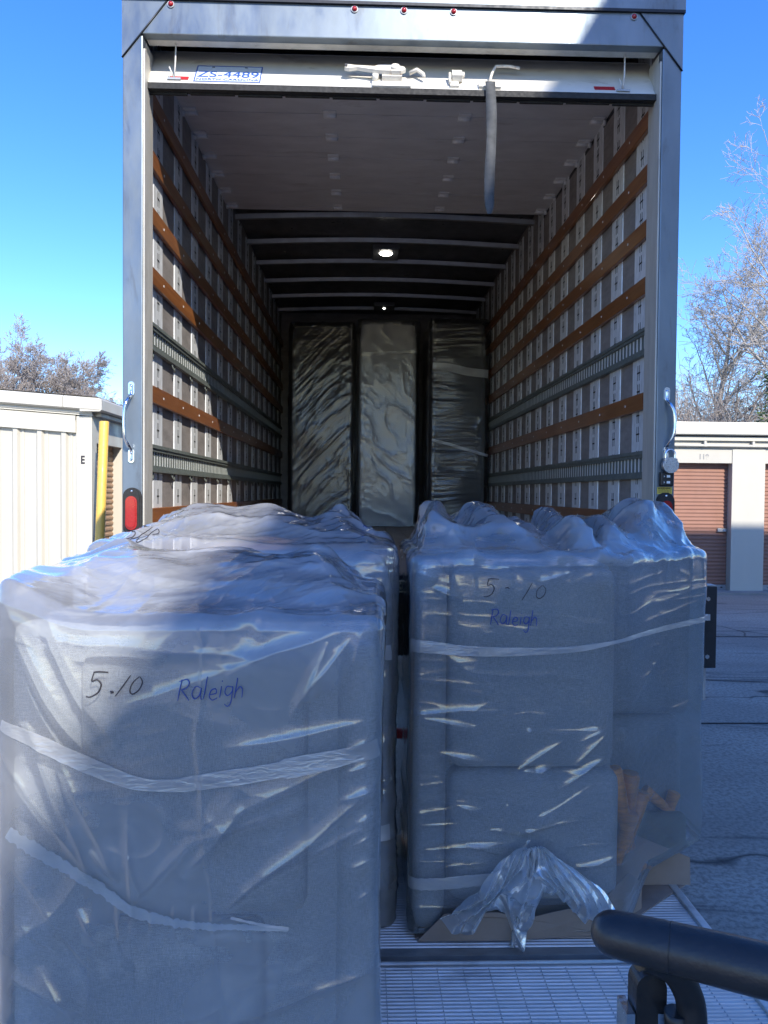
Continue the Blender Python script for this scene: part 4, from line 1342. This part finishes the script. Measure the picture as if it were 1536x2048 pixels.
# left building
EB = thing('storage_building', (-5, 8, 0), 'cream corrugated storage building on the left, its corner marked E', 'building')
ex = -2.775
m = MB()
corrug(m, -12.0, -2.93, 8.02, 0, 2.30)
m.box((-12, 8.04, 0), (-2.95, 18, 2.5), 0)
m.build('wall', M['cream'], EB)
m = MB()
m.box((-2.935, 7.985, 0), (ex, 8.13, 2.36), 0, .004)
m.box((ex - .13, 8.13, 2.09), (ex - .004, 18, 2.36), 0)
for y in (8.98, 10.5, 12.02, 13.54):
    m.box((ex - .13, y, 0), (ex - .002, y + .55, 2.36), 0)
m.add([(-12, 7.972, 2.82), (-2.937, 7.972, 2.186), (-2.937, 7.972, 2.36), (-12, 7.972, 2.99), (-12, 8.04, 2.82), (-2.937, 8.04, 2.186), (-2.937, 8.04, 2.36), (-12, 8.04, 2.99)],
      [(0, 1, 2, 3), (0, 4, 5, 1), (3, 2, 6, 7)])
m.build('trim', M['trim'], EB)
m = MB()                                                     # fascia along the sloping gable, then the eave gutter
sl = -.07
def zr(x):
    return 2.535 + (x + 2.672) * sl
def fascia(x0, x1):
    prof = [(7.92, -.135), (7.90, -.12), (7.90, -.02), (7.925, 0), (8.2, .012), (8.2, -.135)]
    n = len(prof)
    mb = m
    V = [(x0, p[0], zr(x0) + p[1]) for p in prof] + [(x1, p[0], zr(x1) + p[1]) for p in prof]
    mb.add(V, [(i, (i + 1) % n, n + (i + 1) % n, n + i) for i in range(n)] + [tuple(range(n)), tuple(reversed(range(n, 2 * n)))])
fascia(-12, -3.04); fascia(-3.035, -2.672)
x = -2.67
pr = [(x, -.135), (x + .02, -.12), (x + .02, -.02), (x - .005, 0), (x - .2, .012), (x - .2, -.135)]
m.prism([(p[0], zr(x) + p[1]) for p in pr], 'y', 7.905, 18, 0)
m.add([(-12, 7.94, 2.55 + .65), (-2.7, 7.94, 2.55), (-2.7, 18, 2.55), (-12, 18, 2.55 + .65)], [(0, 1, 2, 3)])
for i, zz in enumerate((-.165, -.185)):
    m.add([(-12, 7.955 + .012 * i, zr(-12) + zz), (ex + .012, 7.955 + .012 * i, zr(ex) + zz), (ex + .012, 7.955 + .012 * i, zr(ex) + zz + .028), (-12, 7.955 + .012 * i, zr(-12) + zz + .028),
           (-12, 8.06, zr(-12) + zz), (ex + .012, 8.06, zr(ex) + zz), (ex + .012, 8.06, zr(ex) + zz + .028), (-12, 8.06, zr(-12) + zz + .028)],
          [(0, 1, 2, 3), (0, 4, 5, 1), (3, 2, 6, 7), (1, 5, 6, 2)])
m.box((ex - .12, 8.06, 2.36), (ex + .07, 18, 2.395))
m.build('roof', M['trim'], EB)
m = MB(); text_mesh(m, 'E', (-2.868, 7.9835, 1.905), .112, 0, xs=.75, bold=.004); m.build('unit_letter', M['ink'], EB)
for k, y in enumerate((8.12, 9.53, 11.05)):
    m = MB(); rollup(m, 'y', y, y + (.86 if k == 0 else .97), .03, 2.095, ex - .10, 0)
    for i in range(len(m.v)):
        pass
    rd = m.build('roll_up_door', M['tan_door'], EB)
    m = MB(); m.box((ex - .10, y + .70, 1.02), (ex - .045, y + .80, 1.07), 0, .004); m.build('latch', M['grey_metal'], rd)

# right building, a row of narrow units
RB = thing('storage_building', (7, 12.5, 0), 'low storage building on the right with a row of terracotta roll-up doors', 'building')
Y0 = 12.5
pit = 1.52
m = MB()
m.box((1.8, Y0 + .26, 0), (16.2, Y0 + 8, 2.5), 0)
m.box((1.8, Y0 + .001, 2.135), (16.2, Y0 + .25, 2.50), 0)
m.build('wall', M['cream'], RB)
for k in range(-2, 7):
    x0 = 6.08 + k * pit
    m = MB(); m.box((x0, Y0 - .012, .03), (x0 + .55, Y0 + .25, 2.36), 0, .005); m.build('pillar', M['trim'], RB)
    m = MB(); rollup(m, 'x', x0 + .552, x0 + pit - .002, .10, 2.134, Y0 + .14)
    dr = m.build('roll_up_door', M['brown_door'], RB)
    m = MB()
    m.box((x0 + .556, Y0 + .115, .036), (x0 + pit - .006, Y0 + .15, .115), 0)
    for q in (.70, .95, 1.2, 1.42):
        m.box((x0 + q, Y0 + .110, .065), (x0 + q + .03, Y0 + .116, .085), 1)
    m.build('bottom_bar', [M['grey_metal'], M['dark']], dr)
    m = MB()
    m.box((x0 + pit - .17, Y0 + .100, 1.00), (x0 + pit - .02, Y0 + .128, 1.055), 0, .004)
    m.tube([(x0 + pit - .06, Y0 + .09, 1.03), (x0 + pit - .06, Y0 + .13, 1.03)], .022, 12, 1)
    m.build('latch', [M['grey_metal'], M['chrome']], dr)
m = MB()
prof = [(Y0 - .10, 2.585), (Y0 - .12, 2.60), (Y0 - .12, 2.735), (Y0 - .095, 2.80), (Y0 + .4, 2.83), (Y0 + .4, 2.58)]
m.prism(prof, 'x', 1.7, 16.3, 0)
m.prism([(Y0 - .05, 2.50), (Y0 - .05, 2.565), (Y0 + .3, 2.565), (Y0 + .3, 2.50)], 'x', 1.8, 16.2, 0)
m.add([(1.7, Y0 + .4, 2.83), (16.3, Y0 + .4, 2.83), (16.3, Y0 + 4, 3.05), (1.7, Y0 + 4, 3.05)], [(0, 1, 2, 3)])
m.add([(1.7, Y0 + 8, 2.7), (16.3, Y0 + 8, 2.7), (16.3, Y0 + 4, 3.05), (1.7, Y0 + 4, 3.05)], [(3, 2, 1, 0)])
m.build('roof', M['trim'], RB)
m = MB()
m.tube([(1.9, Y0 - .045, 2.425), (6.25, Y0 - .045, 2.415), (16, Y0 - .045, 2.405)], .024, 12)
for x in (3.2, 5.6, 6.4, 8.0, 9.6):
    m.box((x - .02, Y0 - .07, 2.40), (x + .02, Y0 - .0125, 2.49), 0, .003)
m.build('conduit', M['trim'], RB)
m = MB(); text_mesh(m, '119', (5.605, Y0 - .0015, 2.235), .115, 0, bold=.003); m.build('unit_number', M['grey_text'], RB)

# unseen tall block added behind the photographer, shaped so its edges cast the big shadow
shade_caster = thing('storage_building', (14, -15, 0), 'unseen tall grey block added behind the photographer on the right to cast shade', 'building')
m = MB()
bx0, by1, bh = 4.80, .05, 10.0
def shell_wall():
    m.box((bx0, -15, 0), (bx0 + 14, by1, bh - .35), 0)
    m.box((bx0 - .02, -15.02, bh - .35), (bx0 + 14.02, by1 + .02, bh), 0)
    for i in range(18):
        m.box((bx0 - .03, -14.8 + i * .8, .0), (bx0 - .001, -14.74 + i * .8, bh - .36), 0)
shell_wall(); m.build('wall', M['caster'], shade_caster)
for k in range(3):
    m = MB(); m.box((bx0 - .04, -14 + k * 4.2, .02), (bx0 - .012, -11.4 + k * 4.2, 2.6)); m.build('roll_up_door', M['brown_door'], shade_caster)

# ------------------------------------------------------------------ bollard
bl = MB()
top = Vector((-2.555, 7.70, 2.275)); bot = Vector((-2.64, 7.70, 0))
bl.tube([bot, top * .3 + bot * .7, top, top + Vector((0, 0, .006))], [.046, .046, .046, .040], 24)
tag(bl.build('bollard', M['bolly'], None, tuple(bot)), 'tall yellow steel bollard with chipped paint beside the left building corner', 'bollard')

# ------------------------------------------------------------------ trees
def tree_parts(h, spread, seed, base_r, levels=4, lean=(0, 0), droop=.0, twig=.006, nlimb=12, first=.28, sub=(9, 8, 6)):
    rng = random.Random(seed)
    tr, cr = MB(), MB()
    def axis(p, d, L, r, n, wob, up):
        pts = [Vector(p)]
        d = Vector(d).normalized()
        for i in range(n):
            d = (d + Vector((rng.uniform(-1, 1), rng.uniform(-1, 1), rng.uniform(-1, 1))) * wob + Vector((0, 0, up))).normalized()
            pts.append(pts[-1] + d * L / n)
        return pts
    trunk = axis((0, 0, -.1), (lean[0], lean[1], 1), h * .80, base_r, 9, .07, .05)
    tr.tube(trunk, [base_r * (1 - .78 * i / 9) * (1.25 if i == 0 else 1) for i in range(10)], 10)
    def grow(pts, r0, L, lev):
        n = (0, nlimb) + sub
        n = n[lev]
        for k in range(n):
            lo = first if lev == 1 else .22
            t = lo + (1 - lo) * (k + rng.random()) / n
            f_ = t * (len(pts) - 1); i = min(int(f_), len(pts) - 2)
            p = pts[i].lerp(pts[i + 1], f_ - i)
            ax = (pts[i + 1] - pts[i]).normalized()
            side = Vector((rng.gauss(0, 1), rng.gauss(0, 1), rng.gauss(0, .6)))
            side = (side - ax * side.dot(ax)).normalized()
            ang = rng.uniform(.55, 1.05)
            d = ax * math.cos(ang) + side * math.sin(ang)
            if lev == 1:
                l = spread * (1.15 - .55 * t) * rng.uniform(.75, 1.1)
            else:
                l = L * rng.uniform(.38, .62) * (1.1 - .5 * t)
            rr = max(twig, r0 * (1 - .6 * t) * (.46 if lev > 1 else .40))
            ns = 6 if lev < 3 else (3 if lev == 3 else 2)
            br = axis(p, d, l, rr, ns, .16 if lev < 3 else .24, .05 - droop)
            cr.tube(br, [max(twig * .75, rr * (1 - .75 * q / ns)) for q in range(ns + 1)], 6 if lev == 1 else (4 if lev == 2 else 3), 0, False)
            if lev < levels:
                grow(br, rr, l, lev + 1)
    grow(trunk, base_r, h, 1)
    return tr, cr
def tree(name, loc, label, h, spread, seed, r, mat, group, **kw):
    tr, cr = tree_parts(h, spread, seed, r, **kw)
    o = thing(name, (0, 0, 0), label, 'tree', group)
    tr.build('trunk', mat, o); cr.build('crown', mat, o)
    o.location = loc
    return o
GT = 'bare winter trees beyond the storage buildings'
for (x, y, h, sp, sd, lab) in ((-14.0, 31, 7.8, 3.3, 1, 'bare brown tree at the far left, tallest above the cream roof'),
                               (-12.9, 33, 8.0, 3.0, 2, 'bare rounded tree second from the left above the cream roof'),
                               (-15.4, 34, 7.6, 3.2, 8, 'bare tree cut by the left picture edge behind the tallest brown tree'),
                               (-11.5, 32, 6.8, 2.5, 3, 'smaller bare tree above the roof between the rounded tree and the yellow bollard'),
                               (-10.9, 35, 5.6, 2.2, 4, 'lowest bare tree above the cream roof, next to the left truck post')):
    tree('bare_tree', (x, y, 0), lab, h, sp, sd, .15, M['bark'], GT, twig=.009, nlimb=34, first=.2)
for (x, y, h, sp, sd, lab, kw) in ((14.6, 23.5, 13.0, 6.0, 5, 'large pale bare tree spreading into the picture from the right edge', dict(nlimb=22, sub=(8, 7, 5), lean=(-.10, 0))),
                               (12.4, 27, 9.4, 3.6, 6, 'pale bare tree with fine twigs behind the terracotta doors', dict(nlimb=18, sub=(8, 7, 5))),
                               (10.6, 29, 7.2, 2.6, 7, 'slim pale bare tree beside the right truck post', dict(nlimb=18, sub=(8, 7, 5)))):
    tree('bare_tree', (x, y, 0), lab, h, sp, sd, .20, M['bark_pale'], GT, twig=.0075, **kw)
# far brush that reads as one mass
br = MB()
rng = random.Random(9)
for i in range(6500):
    side = rng.random() < .82
    x = rng.uniform(7.5, 22) if side else rng.uniform(-24, -9)
    y = rng.uniform(24, 31) if side else rng.uniform(36, 40)
    hh = (rng.uniform(2.6, 5.2) + .5 * math.sin(x * 1.3)) if side else rng.uniform(2, 4.2)
    d = Vector((rng.gauss(0, .35), rng.gauss(0, .2), 1)).normalized()
    p = Vector((x, y, rng.uniform(.0, 1.4)))
    p1 = p + d * hh * .5; p2 = p1 + (d + Vector((rng.gauss(0, .45), 0, rng.gauss(0, .3)))).normalized() * hh * .4
    br.tube([p, p1, p2], [.016, .012, .006], 3, 0, False)
    for k in range(5):
        q = p.lerp(p2, rng.uniform(.35, 1)); e = q + Vector((rng.gauss(0, .5), rng.gauss(0, .3), rng.uniform(-.1, .7)))
        br.tube([q, e], [.009, .005], 3, 0, False)
tag(br.build('brush', M['bark']), kind='stuff')
iv = MB()
for i in range(2600):
    t = rng.random()
    a = rng.uniform(0, 6.28); rr = abs(rng.gauss(0, .33)) * (1.15 - .5 * t)
    p = Vector((11.78 + math.cos(a) * rr + .2 * math.sin(t * 9), 22 + math.sin(a) * rr, .2 + 5.0 * t))
    q = Vector((rng.gauss(0, 1), rng.gauss(0, 1), rng.gauss(0, 1))).normalized(); w = q.orthogonal().normalized()
    s = rng.uniform(.035, .075)
    iv.add([p - q * s, p + w * s * .7, p + q * s, p - w * s * .7], [(0, 1, 2, 3)])
iv.tube([(11.78, 22, 0), (11.82, 22, 2.6), (11.74, 22, 5.1)], [.09, .07, .03], 8, 1)
tag(iv.build('ivy_column', [M['ivy'], M['bark']], None, (11.78, 22, 0)), 'green ivy column over the roof at the right picture edge', 'ivy')
bpy.context.view_layer.update()
